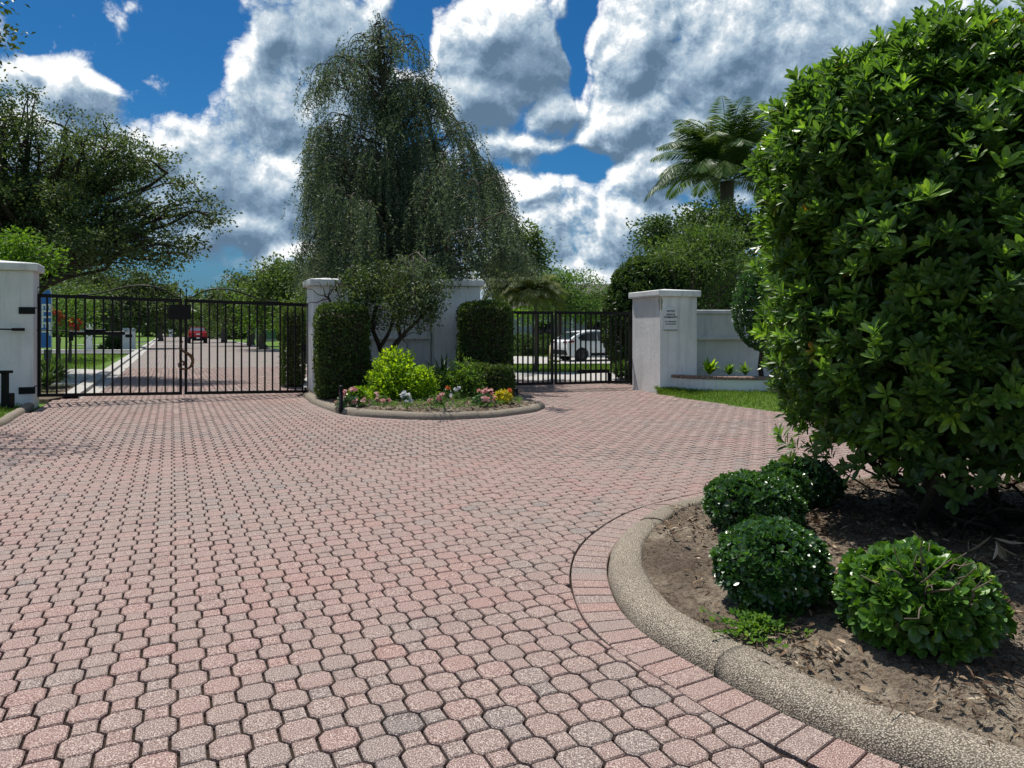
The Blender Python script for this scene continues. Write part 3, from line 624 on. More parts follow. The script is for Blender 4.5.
def plate(prof,off0,off1):
    mb=MB(); k=len(prof); V=[np.r_[e*a-n*off1,b] for a,b in prof]+[np.r_[e*a-n*off0,b] for a,b in prof]; mb.V.append(np.array(V)); mb.n=2*k
    mb.F+=[np.arange(k)[None,:],(np.arange(k)+k)[None,::-1]]; mb.T+=[np.array([.5])]*2; mb.F.append(np.array([[i,k+i,k+(i+1)%k,(i+1)%k] for i in range(k)])); mb.T.append(np.full(k,.5)); return mb
plate(prof,0,.016).build('board',M['sign'],sg)
mb=MB(); path=np.array([np.r_[e*a*.995-n*.017,b*.995] for a,b in prof+prof[:1]]); mb.tube(path,.0035,4); mb.build('border',M['whitebox'],sg)
mb=MB(); mb.box((-n[0]*.018,-n[1]*.018,-h-.004),(2*w,.02,.012),e); mb.build('lower_lip',M['ink'],sg)
for body,size,z in (('NOTICE',.058,.165),('PRIVATE',.058,.085),('COMMUNITY',.058,.025),('NO TRESPASSING',.038,-.075),('OR SOLICITING',.038,-.13)):
    text(sg,'lettering',body,size,(-n[0]*.0185,-n[1]*.0185,z),e,M['ink'])
def wall(label,a,b,h,thick,ledge,mat='stucco_w'):
    a=np.array(a);b=np.array(b); L=np.linalg.norm(b-a); e=unit(b-a); n=np.array([-e[1],e[0]]); c=(a+b)/2+n*thick/2
    r=thing('boundary_wall',(c[0],c[1],0),label,'wall'); m=MB(); m.box((0,0,h/2-.1),(L,thick,h+.2),e); m.build('panel',M[mat],r)
    m=MB(); m.box((0,0,h+.05),(L-.004,thick+.09,.1),e,bev=.015); m.build('coping',M['stucco_w'],r)
    m=MB(); m.box((*(-n*(thick/2+.042)),ledge),(L-.006,.08,.085),e,bev=.012); m.build('ledge',M['stucco_w'],r); return r
wall('grey white wall panel behind the lime green shrubs and twisted tree',(-3.62,16.28),(-1.98,17.12),1.98,.25,1.27)
wall('long white wall behind the low brick topped planter on the right',(4.26,17.32),(17,18.0),1.84,.25,1.25)
# low planter with brick coping
pl=catmull([(3.66,16.31),(3.9,16.03),(4.35,15.72),(5.0,15.52),(5.9,15.5),(7.2,15.7)],.12); pn=normals2(pl); 
r=thing('planter',(5,16.2,0),'low white planter with worn brick coping under the right wall','planter')
m=MB(); ou=pl[:,:2]; inn=ou+pn*.22; k=len(pl)
def band(mb,o_,i_,z0,z1):
    V=np.vstack([np.c_[o_,np.full(k,z0)],np.c_[o_,np.full(k,z1)],np.c_[i_,np.full(k,z1)],np.c_[i_,np.full(k,z0)]]); b=mb.n
    mb.add(V,[[q*k+i,q*k+i+1,(q+1)*k+i+1,(q+1)*k+i] for q in range(3) for i in range(k-1)]); mb.F.append(np.array([[b,b+k,b+2*k,b+3*k]])); mb.T.append(np.array([.5]))
band(m,ou,inn,-.1,.36); m.build('wall',M['stucco'],r,world=True)
m=MB()
for i in range(k-1):
    c=(ou[i]+ou[i+1])/2+pn[i]*.1; d=ou[i+1]-ou[i]; m.box((*c,.395+rng.normal()*.002),(np.linalg.norm(d)-.012,.27,.062),unit(d),rng.random(),bev=.008)
m.build('brick_coping',M['brickcap'],r,world=True)
m=MB(); soilp=np.vstack([inn-pn*.1,[(7.2,17.3),(4.3,17.2),(4.15,16.6)]]); m.prism(soilp,.1,.33); m.build('soil',M['soil'],r,world=True)

# ------------------------------------------------------------------ gates
def bars_in(root, mesh_mb, xs, slope, name='bar'):
    b=mesh_mb.build(name,M['black'],root); b.location=(xs[0],0,slope*xs[0])
    for x in xs[1:]:
        c=b.copy(); COL.objects.link(c); c.parent=root; c.location=(x,0,slope*x)
def gate_leaf(label, org, e, L, zb, zt, slope, nbar, hinge_left, group):
    r=thing('gate_leaf',(org[0],org[1],0),label,'gate',group,rz=math.atan2(e[1],e[0])); f=MB()
    def rail(z,th,dp):
        f.tube([(0,0,z),(L,0,z+slope*L)],th/2*1.414,4,cap=True) if False else None
        V=[(x,y,z+slope*x+s) for x in(0,L) for y in(-dp/2,dp/2) for s in(-th/2,th/2)]
        f.add(V,[[0,1,3,2],[4,6,7,5],[0,4,5,1],[2,3,7,6],[0,2,6,4],[1,5,7,3]])
    rail(zb,.062,.05); rail(zt,.070,.052)
    for x in (.028,L-.028):
        f.box((x,0,(zb+zt)/2+slope*x),(.056,.049,zt-zb))
    f.build('frame',M['black'],r)
    sp=L/(nbar+1); b=MB(); b.box((0,0,(zb+zt)/2),(.033,.033,zt-zb-.06)); bars_in(r,b,[sp*(i+1) for i in range(nbar)],slope); return r
G1='leaves of the wide gate'; G2='leaves of the narrow gate'
eg=np.array(A25); g0=np.array([-9.33,14.0]); SL=-.022
la=gate_leaf('left leaf of the wide black gate carrying the sign plate and opener arm',g0,A25,2.58,.165,2.13,SL,15,True,G1)
g1=g0+eg*2.625; lb=gate_leaf('right leaf of the wide black gate with a bronze letter S scroll',g1,A25,2.60,.165-.056,2.13-.056,SL,15,False,G1)
# overthrow scrolls on top of the rails
def scroll(root,pts,rad,name='scroll',mat='black',k=6,step=.02):
    p=catmull(np.array([(a,0.0,b) for a,b in pts]),step); rr=np.interp(np.linspace(0,1,len(p)),np.linspace(0,1,len(rad)),rad) if not np.isscalar(rad) else rad
    m=MB(); m.tube(p,rr,k); return m.build(name,M[mat],root,True)
def spiral(cx,cz,r0,r1,a0,a1,n=14):
    t=np.linspace(0,1,n); a=a0+(a1-a0)*t; rr=r0+(r1-r0)*t; return [(cx+q*math.cos(b),cz+q*math.sin(b)) for q,b in zip(rr,a)]
def overthrow(root,L,zt,slope,flip):
    f=(lambda x: x) if flip else (lambda x: L-x)
    def S_(pts): return [(f(x),zt+slope*f(x)+z) for x,z in pts]
    scroll(root,S_([(.08,.06),(.18,.10),(.32,.19),(.50,.26),(.70,.285),(.92,.27),(1.15,.21),(1.4,.13),(1.65,.06),(1.9,.045)]),.015)
    scroll(root,S_([(.52,.255)]+spiral(.50,.145,.11,.03,2.0,7.2)),.011)
    scroll(root,S_([(.47,.04)]+[(.54,.09),(.58,.15),(.54,.2)]),.010)
    scroll(root,S_(spiral(L-.06,.12,.085,.03,-1.6,3.6)),.009)
    m=MB(); x=f(.035); m.tube([(x,0,zt+slope*x),(x,0,zt+slope*x+.20)],[.013,.011],6); m.lathe((x,0,zt+slope*x+.19),[(.004,0),(.02,.015),(.012,.04),(.002,.09)],8); m.build('finial',M['black'],root)
overthrow(la,2.58,2.13,SL,False); overthrow(lb,2.60,2.13-.056,SL,True)
# sign plate (seen from the back), letter S, opener arm, hinges
m=MB(); m.box((2.54,-.035,1.83),(.42,.012,.31),bev=.004); m.box((2.31,-.02,1.83),(.03,.02,.26)); m.box((2.44,-.02,1.83),(.03,.02,.26)); m.build('sign_plate',M['black'],la)
Sp=[(.03,.86),(.0,.80),(-.03,.74),(-.02,.66),(.06,.58),(.16,.51),(.235,.43),(.26,.33),(.235,.22),(.17,.14),(.08,.115),(-.01,.14),(-.055,.21),(-.03,.29),(.03,.315),(.075,.28),(.06,.235),(.03,.245)]
p=catmull(np.array([(-.06+a*.85,-.03,.53+b*.80) for a,b in Sp]),.012); k=len(p); rr=np.interp(np.linspace(0,1,k),[0,.12,.35,.5,.65,.85,1],[.014,.020,.036,.032,.020,.020,.026]); m=MB(); m.tube(p,rr,8); m.build('letter_scroll',M['bronze'],lb,True)
def oploc(root,x,z,y=-.05): return (x,y,z)
m=MB(); zz=1.355
m.tube([(-1.9,-.62,1.475),(-.45,-.60,1.465),(-.20,-.56,1.46)],.014,8); m.tube([(-.32,-.59,1.46),(-.12,-.56,1.46)],.028,8); m.tube([(-.20,-.56,1.46),(.0,-.05,1.45),(.02,.06,1.45)],.014,8)
m.tube([(.02,.06,1.45),(.75,.07,1.42)],.011,8); 
m.build('opener_rod',M['black'],la)
m=MB(); m.box((1.02,.075,1.385),(.98,.07,.075),bev=.012); m.box((.56,.075,1.33),(.07,.075,.2),bev=.01); m.box((.98,.075,1.445),(.36,.06,.05),bev=.01); m.build('opener_arm',M['black'],la)
for z in (1.82,.30):
    m=MB(); m.box((-.10,-.47,z),(.26,.03,.13),bev=.004); m.tube([(-.02,-.46,z+.05),(0,-.40,z+.06),(-.01,-.02,z+.06),(.03,0,z+.06)],.014,6); m.build('hinge',M['black'],la)
m=MB(); m.box((-.06,-.06,.90),(.075,.07,.24),bev=.008); m.tube([(-.06,-.06,.80),(-.1,-.14,.62),(-.12,-.2,.3),(-.13,-.2,.02)],.012,6); m.build('control_box',M['black'],la)
m=MB(); m.box((2.49,.045,.85),(.03,.05,.3)); m.box((2.46,-.03,1.05),(.10,.02,.16)); m.build('latch',M['black'],lb)
# narrow gate
hr=np.array([3.0,18.0]); e2=np.array(A18); SL2=.002
rl=gate_leaf('right leaf of the narrow black gate, in front of the parked white car',hr-e2*2.06,A18,2.06,.145,1.87,SL2,14,False,G2)
ll=gate_leaf('left leaf of the narrow black gate, partly behind the clipped hedge',hr-e2*3.92,A18,1.82,.148,1.865,SL2,13,True,G2)
m=MB(); m.box((1.06,.07,.42),(.86,.07,.09),bev=.01); m.box((1.48,.06,.24),(.05,.05,.28)); m.build('opener_arm',M['black'],rl)
for z in (1.62,.30):
    m=MB(); m.box((2.17,-.17,z),(.10,.12,.26),bev=.006); m.box((2.09,-.02,z),(.12,.05,.06)); m.build('hinge',M['black'],rl)
m=MB(); m.box((2.10,.02,.95),(.06,.06,1.78)); m.build('hinge_post',M['black'],rl)
# post with a small head at the left edge; path lights in the flower bed; stub lights
def bollard(label,base,h,r,group):
    t=thing('path_light',base,label,'path light',group); m=MB(); m.lathe((0,0,0),[(r*1.25,-.05),(r*1.25,.02),(r,.03),(r,h*.86)],12); m.build('stem',M['black'],t,True)
    m=MB(); m.lathe((0,0,h*.82),[(r*1.02,0),(r*1.15,.01),(r*1.15,h*.15),(r*.9,h*.17),(.004,h*.18)],12); m.build('head',M['black'],t,True)
GP='path lights in the flower bed'
bollard('thin black path light in front of the tall left hedge block',(*G(341,409,.08)[:2],.07),.42,.035,GP)
bollard('short black path light at the right tip of the flower bed',(*G(516,401,.08)[:2],.07),.26,.038,GP)
b=G(4,411); t=thing('keypad_post',(b[0],b[1],0),'black metal post with a flat head standing before the left pillar','post')
m=MB(); m.box((.02,0,.33),(.085,.085,.72),bev=.006); m.build('post',M['black'],t); m=MB(); m.box((0,0,.70),(.22,.16,.05),bev=.01); m.build('head',M['black'],t); m=MB(); m.box((.09,0,.16),(.12,.12,.32),bev=.01); m.build('side_box',M['black'],t)

# ------------------------------------------------------------------ cars
def wheel(root, c, rad, wd, ax=(0,1,0)):
    q=(MB().lathe((0,0,0),[(rad*.62,-wd/2),(rad*.93,-wd/2),(rad,-wd*.36),(rad,wd*.36),(rad*.93,wd/2),(rad*.62,wd/2)],24,axis=ax)); w=q.build('wheel',M['tyre'],root,True); w.location=c
    s=1 if c[1]>0 else -1; q=MB(); q.lathe((0,0,0),[(rad*.64,-wd*.3),(rad*.64,wd*.30),(rad*.58,wd*.46)],20,axis=(0,s,0))
    h=q.build('rim',M['black'],w)
    q=MB()
    for a in range(5):
        t=a*2*np.pi/5; d=np.array([math.cos(t),0,math.sin(t)]); u=np.array([-math.sin(t),0,math.cos(t)]); y=s*wd*.50
        for o_ in (-.10,.10):
            V=[d*rad*.1+u*rad*(o_*.7-.05),d*rad*.1+u*rad*(o_*.7+.05),d*rad*.60+u*rad*(o_*1.7+.035),d*rad*.60+u*rad*(o_*1.7-.035)]; V=[v+np.array([0,y,0]) for v in V]
            q.add(V+[v-np.array([0,s*.02,0]) for v in V],[[0,1,2,3],[7,6,5,4],[0,4,5,1],[1,5,6,2],[2,6,7,3],[3,7,4,0]])
    q.build('spokes',M['rim'],w)
def shell(prof, hw, arches, ins):        # car body: side profile (x,z) swept over the width with rounded shoulders
    st=[(-1,.90),(-.965,.965),(-.86,1.0),(0,1.012),(.86,1.0),(.965,.965),(1,.90)]; mb=MB(); k=len(prof); V=[]
    cz=np.mean([p[1] for p in prof])
    for y,s in st:
        for x,z in prof:
            tum=1-ins*max(0,(z-.95))/.7
            V.append((x*(.985+.015*s) ,y*hw*tum,cz+(z-cz)*(1-(1-s)*.25)))
    mb.add(V,[[a*k+b,a*k+(b+1)%k,(a+1)*k+(b+1)%k,(a+1)*k+b] for a in range(len(st)-1) for b in range(k)])
    mb.F+=[np.arange(k)[None,::-1],(np.arange(k)+(len(st)-1)*k)[None,:]]; mb.T+=[np.array([.5])]*2; return mb
def arch(xc,r,n=9,z0=.26): return [(xc+r*math.cos(t),.33+r*math.sin(t)) for t in np.linspace(np.pi+.2,-.2,n)]
def slab(pts,th):      # thin pane from 4+ 3D corners
    p=np.array(pts,float); nn=unit(np.cross(p[1]-p[0],p[2]-p[0])); k=len(p); mb=MB(); mb.V.append(np.vstack([p+nn*th,p-nn*th])); mb.n=2*k
    mb.F+=[np.arange(k)[None,:],(np.arange(k)+k)[None,::-1]]; mb.T+=[np.array([.5])]*2; mb.F.append(np.array([[i,k+i,k+(i+1)%k,(i+1)%k] for i in range(k)])); mb.T.append(np.full(k,.5)); return mb
# white crossover: rear at -x, front at +x, its own right side faces the camera
suv_c=np.array([2.85,33.2]); suv=thing('parked_car',(*suv_c,.0),'white crossover car parked on the concrete drive behind the narrow gate','car',None,R(24)); suv.scale=(.93,.93,.93)
prof=[(-.55,.24),(-.62,.40)]; prof=[(2.55,.24)]+[(2.35,.24)]
lower=[(3.95,.30),(4.0,.55),(3.9,.78),(3.6,.90),(2.75,1.02),(2.05,1.40),(1.5,1.53),(.9,1.56),(.35,1.51),(-.05,1.40),(-.38,1.24),(-.66,1.06),(-.80,.97),(-.83,.70),(-.78,.42),(-.6,.27)]
under=arch(0,.385)[0:]; und2=arch(2.75,.385)
poly=lower+arch(0,.385)+arch(2.75,.385)
shell(poly,.91,None,.28).build('body',M['carwhite'],suv,True).data.polygons.foreach_set('use_smooth',[False]*len(bpy.data.objects['body'].data.polygons)) if False else None
bd=shell(poly,.91,None,.28).build('body',M['carwhite'],suv,False)
for s in(-1,1):
    def y(z): return s*(.91*(1-.28*max(0,z-.95)/.7)+.004)
    slab([(2.2,y(1.03),1.04),(1.72,y(1.38),1.40),(.95,y(1.44),1.46),(.92,y(1.02),1.02)][::s],.006).build('window',M['glass'],suv)
    slab([(.86,y(1.02),1.02),(.89,y(1.44),1.46),(.35,y(1.42),1.43),(.08,y(1.32),1.34),(-.18,y(1.18),1.18),(-.05,y(1.04),1.04)][::s],.006).build('window',M['glass'],suv)
    slab([(-.77,s*.82,1.01),(-.80,s*.45,1.00),(-.79,s*.45,.92),(-.80,s*.84,.93)],.02).build('tail_light',M['lamp_red'],suv)
    slab([(-.76,s*.86,1.02),(-.42,s*.915,1.035),(-.48,s*.918,.95),(-.80,s*.87,.93)],.012).build('tail_light',M['lamp_red'],suv)
    m=MB(); m.box((1.38,s*.915,.36),(1.75,.03,.14),bev=.008); m.build('sill',M['black'],suv)
    for xx in(0,2.75): wheel(suv,(xx,s*.80,.33),.345,.22)
slab([(-.62,-.66,1.105),(-.09,-.58,1.41),(-.09,.58,1.41),(-.62,.66,1.105)],.02).build('rear_window',M['glass'],suv)
m=MB(); m.box((.02,0,1.45),(.30,1.2,.03),bev=.01); m.build('spoiler',M['carwhite'],suv)
m=MB(); m.box((-.79,0,.46),(.10,1.55,.24),bev=.03); m.build('bumper',M['black'],suv); m=MB(); m.box((-.845,0,.80),(.02,.34,.12)); m.build('licence_plate',M['white'],suv)
# red pickup far down the road, seen from behind
tc=np.array([-34.7,78.6]); tk=thing('pickup_truck',(*tc,-.02),'red pickup truck seen from behind, far along the brick road','truck',None,math.atan2(U[1],U[0]))
m=MB(); m.box((.15,0,.66),(2.1,1.86,.18),bev=.03)
for s in(-1,1): m.box((.15,s*.88,.95),(2.1,.12,.5),bev=.03)
m.box((3.4,0,.88),(1.5,1.86,.60),bev=.08); m.build('body',M['carred'],tk)
m=MB(); m.box((-.88,0,.98),(.08,1.72,.50),bev=.03); t_=m.build('tailgate',M['carred'],tk); m=MB(); m.box((-.925,0,1.02),(.01,.40,.14)); m.build('emblem',M['white'],t_)
V=[(1.15,-.9,.75),(1.15,.9,.75),(2.75,.9,.75),(2.75,-.9,.75),(1.15,-.9,1.2),(1.15,.9,1.2),(2.75,.9,1.15),(2.75,-.9,1.15),(1.32,-.7,1.80),(1.32,.7,1.80),(2.35,.7,1.80),(2.35,-.7,1.80)]
m=MB(); m.add(V,[[a*4+b,a*4+(b+1)%4,a*4+4+(b+1)%4,a*4+4+b] for a in range(2) for b in range(4)]+[[8,9,10,11],[3,2,1,0]]); m.build('cab',M['carred'],tk)
slab([(1.18,-.80,1.24),(1.18,.80,1.24),(1.295,.67,1.72),(1.295,-.67,1.72)],.012).build('rear_window',M['rim'],tk)
for s in(-1,1):
    slab([(1.3,s*.895,1.22),(2.6,s*.895,1.2),(2.3,s*.735,1.72),(1.4,s*.735,1.72)][::s],.006).build('window',M['glass'],tk)
    m=MB(); m.box((-.915,s*.86,1.0),(.05,.14,.38),bev=.01); m.build('tail_light',M['lamp_red'],tk)
    for xx in(0,3.35): wheel(tk,(xx,s*.84,.40),.41,.28)
m=MB(); m.box((-1.0,0,.58),(.16,1.8,.20),bev=.03); m.build('bumper',M['black'],tk); m=MB(); m.box((-1.085,0,.60),(.01,.34,.14)); m.build('licence_plate',M['white'],tk)
m=MB(); m.box((-.6,0,.40),(.5,1.2,.22)); m.build('underbody',M['black'],tk)

# ------------------------------------------------------------------ roadside furniture beyond the gate
b=G(44,352); d=b[1]; 
t=thing('feather_banner',(b[0]-.05,30.0,0) if False else (-19.55,30.0,-.05),'tall blue feather banner with white lettering behind the left pillar','banner')
t.location=((44.5-HX)/FPX*30,30,-.05); hb=.05
m=MB(); m.tube([(0.30,0,0),(.30,0,3.0),(.24,0,3.3)],.018,6); m.build('pole',M['whitebox'],t)
m=MB(); pts=[(-.20,.75),(.27,.75),(.28,2.6),(.26,3.05),(.16,3.2),(-.02,3.1),(-.16,2.8)]; k=len(pts); xs=np.array(pts)
m.V.append(np.vstack([np.c_[xs[:,0],np.full(k,-.012),xs[:,1]],np.c_[xs[:,0],np.full(k,.012),xs[:,1]]])); m.n=2*k; m.F+=[np.arange(k)[None,:],(np.arange(k)+k)[None,::-1]]; m.T+=[np.array([.5])]*2
m.F.append(np.array([[i,k+i,k+(i+1)%k,(i+1)%k] for i in range(k)])); m.T.append(np.full(k,.5)); m.build('flag',M['banner'],t)
text(t,'lettering','ELLET',.52,(.06,-.016,1.95),(1,0),M['white'],rotup=R(-90))
m=MB(); m.box((.15,0,.40),(.34,.03,.56),bev=.01); m.build('lower_panel',M['asph'],t)
def mailbox(label,px,py,w,h,Y=None):
    b=G(px,py); t=thing('mailbox_pillar',(b[0],b[1],-.05),label,'mailbox','white mailbox pillars along the brick road',rz=R(25)); m=MB(); m.box((0,0,h*.45),(w,w*.9,h*.9),bev=.02); m.build('pillar',M['white'],t)
    m=MB(); m.add([(-w*.55,-w*.5,h*.9),(w*.55,-w*.5,h*.9),(w*.55,w*.5,h*.9),(-w*.55,w*.5,h*.9),(-w*.5,0,h*1.06),(w*.5,0,h*1.06)],[[0,1,5,4],[2,3,4,5],[3,2,1,0]]); m.F.append(np.array([[1,2,5],[3,0,4]])+0); m.T.append(np.array([.5,.5])); m.build('cap',M['white'],t)
    m=MB(); m.box((w*.05,-w*.47,h*.68),(w*.5,.06,.22),bev=.01); m.build('letter_box',M['black'],t)
mailbox('white mailbox pillar under the far oak beside the brick road',128.5,349,.92,1.55)
mailbox('small white mailbox pillar farthest down the left kerb',171,337,.8,1.5)
mailbox('slim white post pillar on the left lawn before the far oak',89,350,.42,1.9)
t=thing('wheelie_bin',(*G(178,336)[:2],-.05),'small black bin standing on the far left kerb','bin'); m=MB(); V=[(x*s,y*s,z) for z,s in((.1,.8),(1.1,1)) for x,y in((-.35,-.35),(.35,-.35),(.35,.35),(-.35,.35))]; m.add(V,[[3,2,1,0],[4,5,6,7]]+[[i,(i+1)%4,4+(i+1)%4,4+i] for i in range(4)]); m.build('body',M['black'],t); m=MB(); m.box((0,0,1.14),(.76,.78,.08),bev=.02); m.build('lid',M['black'],t)
t=thing('utility_box',(*G(268,341)[:2],-.05),'green utility cabinet on the lawn right of the brick road','utility box'); m=MB(); m.box((0,0,.15),(1.7,1.4,.3),bev=.02); m.build('plinth',M['conc'],t); m=MB(); m.box((0,0,.95),(1.6,1.3,1.3),bev=.05); m.build('cabinet',M['green'],t)
t=thing('street_sign',(*G(256,341)[:2],-.05),'thin street sign post on the lawn left of the utility cabinet','street sign'); m=MB(); m.tube([(0,0,0),(0,0,3.2)],.05,6); m.build('post',M['whitebox'],t); m=MB(); m.box((0,0,3.1),(1.3,.04,.3)); m.build('blade',M['green'],t)
t=thing('wooden_post',(*P(551,357,28)[:2],-.05),'weathered yellowish post with a low crossbar just left of the white car','post'); m=MB(); m.tube([(0,0,0),(.02,0,.9)],[.09,.075],8); m.build('upright',M['tan'],t,True); m=MB(); m.tube([(-.12,-.05,.30),(.35,-.05,.27)],.05,8); m.build('crossbar',M['tan'],t,True)
# house behind the narrow gate
hs=thing('house',(7.5,50,-.05),'low grey house with a dark roof behind trees and the white car','house'); m=MB(); m.box((0,4,1.45),(15.5,8,3.0)); m.build('wall',M['stucco_g'],hs)
m=MB(); m.add([(-8.5,-.9,2.95),(8.5,-.9,2.95),(8.5,9,2.95),(-8.5,9,2.95),(-4,4,5.0),(4,4,5.0)],[[0,1,5,4],[2,3,4,5],[3,2,1,0]]); m.F.append(np.array([[1,2,5],[3,0,4]])); m.T.append(np.array([.5,.5])); m.build('roof',M['roof'],hs)
for x in(-5.2,-1.6,2.2):
    m=MB(); m.box((x,-.03,1.55),(1.5,.05,1.3)); f=m.build('window',M['white'],hs); m=MB(); m.box((x,-.065,1.55),(1.3,.03,1.1)); m.build('pane',M['glass'],f)
m=MB(); m.box((5.4,-.04,1.15),(1.05,.06,2.2)); d=m.build('door',M['white'],hs)
for x in(-3.4,.4,4.2):
    m=MB(); m.box((x,-.75,1.45),(.22,.22,2.9)); m.build('porch_post',M['white'],hs)
# ------------------------------------------------------------------ big glossy bush on the right
def rosettes(mb, cen, axis, nleaf, L, wl, tn, spread=(.5,1.15), full=True):
    k=len(cen); a=np.repeat(axis,nleaf,0); c=np.repeat(cen,nleaf,0); n=k*nleaf
    ref=unit(np.cross(a,np.array([.3,.5,.8]))); b=np.cross(a,ref)
    ph=np.tile(np.arange(nleaf)*2.399,k)+np.repeat(rng.random(k)*6.28,nleaf)+rng.normal(size=n)*.25
    rk=np.tile(np.linspace(0,1,nleaf),k); th=spread[0]+(spread[1]-spread[0])*rk+rng.normal(size=n)*.13
    rad=ref*np.cos(ph)[:,None]+b*np.sin(ph)[:,None]
    ax=a*np.cos(th)[:,None]+rad*np.sin(th)[:,None]; nr=a*np.sin(th)[:,None]-rad*np.cos(th)[:,None]
    Ls=L*(.62+.45*rk+.25*rng.random(n))*np.repeat(.8+.4*rng.random(k),nleaf)
    t=np.clip(np.repeat(tn,nleaf)+rng.normal(size=n)*.08-.12*rk,0,1)
    leaves(mb,c-a*(rk*L*.45)[:,None],ax,nr,Ls,Ls*wl*(.85+.3*rng.random(n)),t,full); return mb
bc=np.array([3.39,5.0]); br=thing('glossy_bush',(bc[0],bc[1],.06),'huge dome shaped bush of glossy whorled leaves filling the right side','bush')
ell=[(bc[0],bc[1],1.90,1.50,1.42,1.62),(bc[0]+.18,bc[1]+.05,2.40,1.30,1.25,1.20),(bc[0]+.5,bc[1]-.1,1.5,1.55,1.35,1.2),(bc[0]-.25,bc[1]-.15,1.35,1.25,1.2,.95),(2.56,4.95,2.55,.80,.85,.78),(2.90,4.9,2.84,.76,.85,.66)]
def bush_r(p): return 1+wob(p*1.35,.095)+wob(p*3.7,.045)+.085*rng.random(len(p))**7
fol=MB(); inn=MB()
for q,(cx,cy,cz,rx,ry,rz) in enumerate(ell):
    k=(3300,1700,1500,1500,1200,1000)[q]; d=rdir(k); c=np.array([cx,cy,cz]); p=c+d*np.array([rx,ry,rz])*(bush_r(d*1.6+c))[:,None]*(1-.10*rng.random(k)**2)[:,None]
    p=p[(p[:,2]>.50+.22*rng.random(len(p)))]
    oth=np.ones(len(p),bool)
    for z,(ax_,ay,az,sx,sy,sz) in enumerate(ell):
        if z!=q: oth&=(((p-np.array([ax_,ay,az]))/np.array([sx,sy,sz]))**2).sum(1)>.80
    p=p[oth]; out_=unit((p-c)/np.array([rx,ry,rz])**2); a=unit(out_*.75+np.array([0,0,.55])+rng.normal(size=p.shape)*.28)
    tn=np.clip(.38+.16*rng.normal(size=len(p)),.02,.66); new=rng.random(len(p)); tn[new<.17]=.70+.18*rng.random((new<.17).sum()); tn[new<.004]=1.0
    rosettes(fol,p,a,10,.090,.33,tn,(.32,1.05))
    # an under-layer of leaves a hand further in, coloured darker as inner shade
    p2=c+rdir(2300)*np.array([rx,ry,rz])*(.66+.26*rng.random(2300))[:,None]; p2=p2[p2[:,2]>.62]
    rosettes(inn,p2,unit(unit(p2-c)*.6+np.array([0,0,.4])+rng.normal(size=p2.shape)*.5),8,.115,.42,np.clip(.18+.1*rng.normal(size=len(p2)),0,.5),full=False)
k=170; p=bc+rng.normal(size=(k,2))*.0; th=rng.uniform(0,6.28,k)   # low skirts of foliage
sk=np.c_[bc[0]+np.cos(th)*(1.0+.45*rng.random(k)),bc[1]+np.sin(th)*(1.0+.4*rng.random(k)),.50+.4*rng.random(k)]
rosettes(fol,sk,unit(np.c_[np.cos(th),np.sin(th),.5+0*th]+rng.normal(size=(k,3))*.3),9,.10,.40,np.clip(.25+.15*rng.normal(size=k),0,.6))
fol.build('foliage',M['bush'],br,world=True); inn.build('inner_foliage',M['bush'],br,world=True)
st=MB()
for i in range(15):
    a=rng.uniform(0,6.28); b0=np.array([bc[0]-.15+rng.normal()*.25,bc[1]-.1+rng.normal()*.18,.03]); r=.5+.75*rng.random()
    m1=b0+np.array([math.cos(a)*r*.45,math.sin(a)*r*.45,.22+.25*rng.random()]); m2=m1+np.array([math.cos(a+.6*rng.normal())*.4,math.sin(a+.6*rng.normal())*.4,.3+.4*rng.random()]); e=m2+np.array([rng.normal()*.25,rng.normal()*.25,.7+.6*rng.random()])
    pts_=np.array([b0,m1,m2,e]); off=pts_[:,:2]-bc; rr_=np.linalg.norm(off,axis=1); pts_[:,:2]=bc+off*np.minimum(1,.95/np.maximum(rr_,1e-6))[:,None]; pth=catmull(pts_,.07); st.tube(pth,np.linspace(.028+.012*rng.random(),.009,len(pth)),7)
    for _ in range(4):
        s=pth[rng.integers(3,len(pth))]; d=rng.normal(size=3)*np.array([.16,.16,.10]); st.tube(curve3(s,s+d+np.array([0,0,.08]),.06,6,.02),np.linspace(.009,.004,6),5)
for i in range(16):   # bare low branches that sprawl under the skirt
    a=rng.uniform(2.3,5.6); b0=np.array([bc[0]-.1+rng.normal()*.3,bc[1]-.15+rng.normal()*.2,.12+.1*rng.random()]); r=.7+.6*rng.random(); e=b0+np.array([math.cos(a)*r,math.sin(a)*r,.08+.30*rng.random()])
    st.tube(curve3(b0,e,.10*rng.normal(),9,.03),np.linspace(.015,.004,9),6)
st.build('stems',M['barkd'],br,True,world=True)
m=MB(); p=P(995,548,3.9); rosettes(m,np.array([p,p+[.03,.02,.01]]),np.array([[-.3,-.5,-.8],[.2,-.5,-.8]]),5,.13,.34,np.array([.9,.95])); wl=m.build('withered_leaves',M['litter'],br,world=True); wl['label']='cluster of yellow brown withered leaves hanging low'

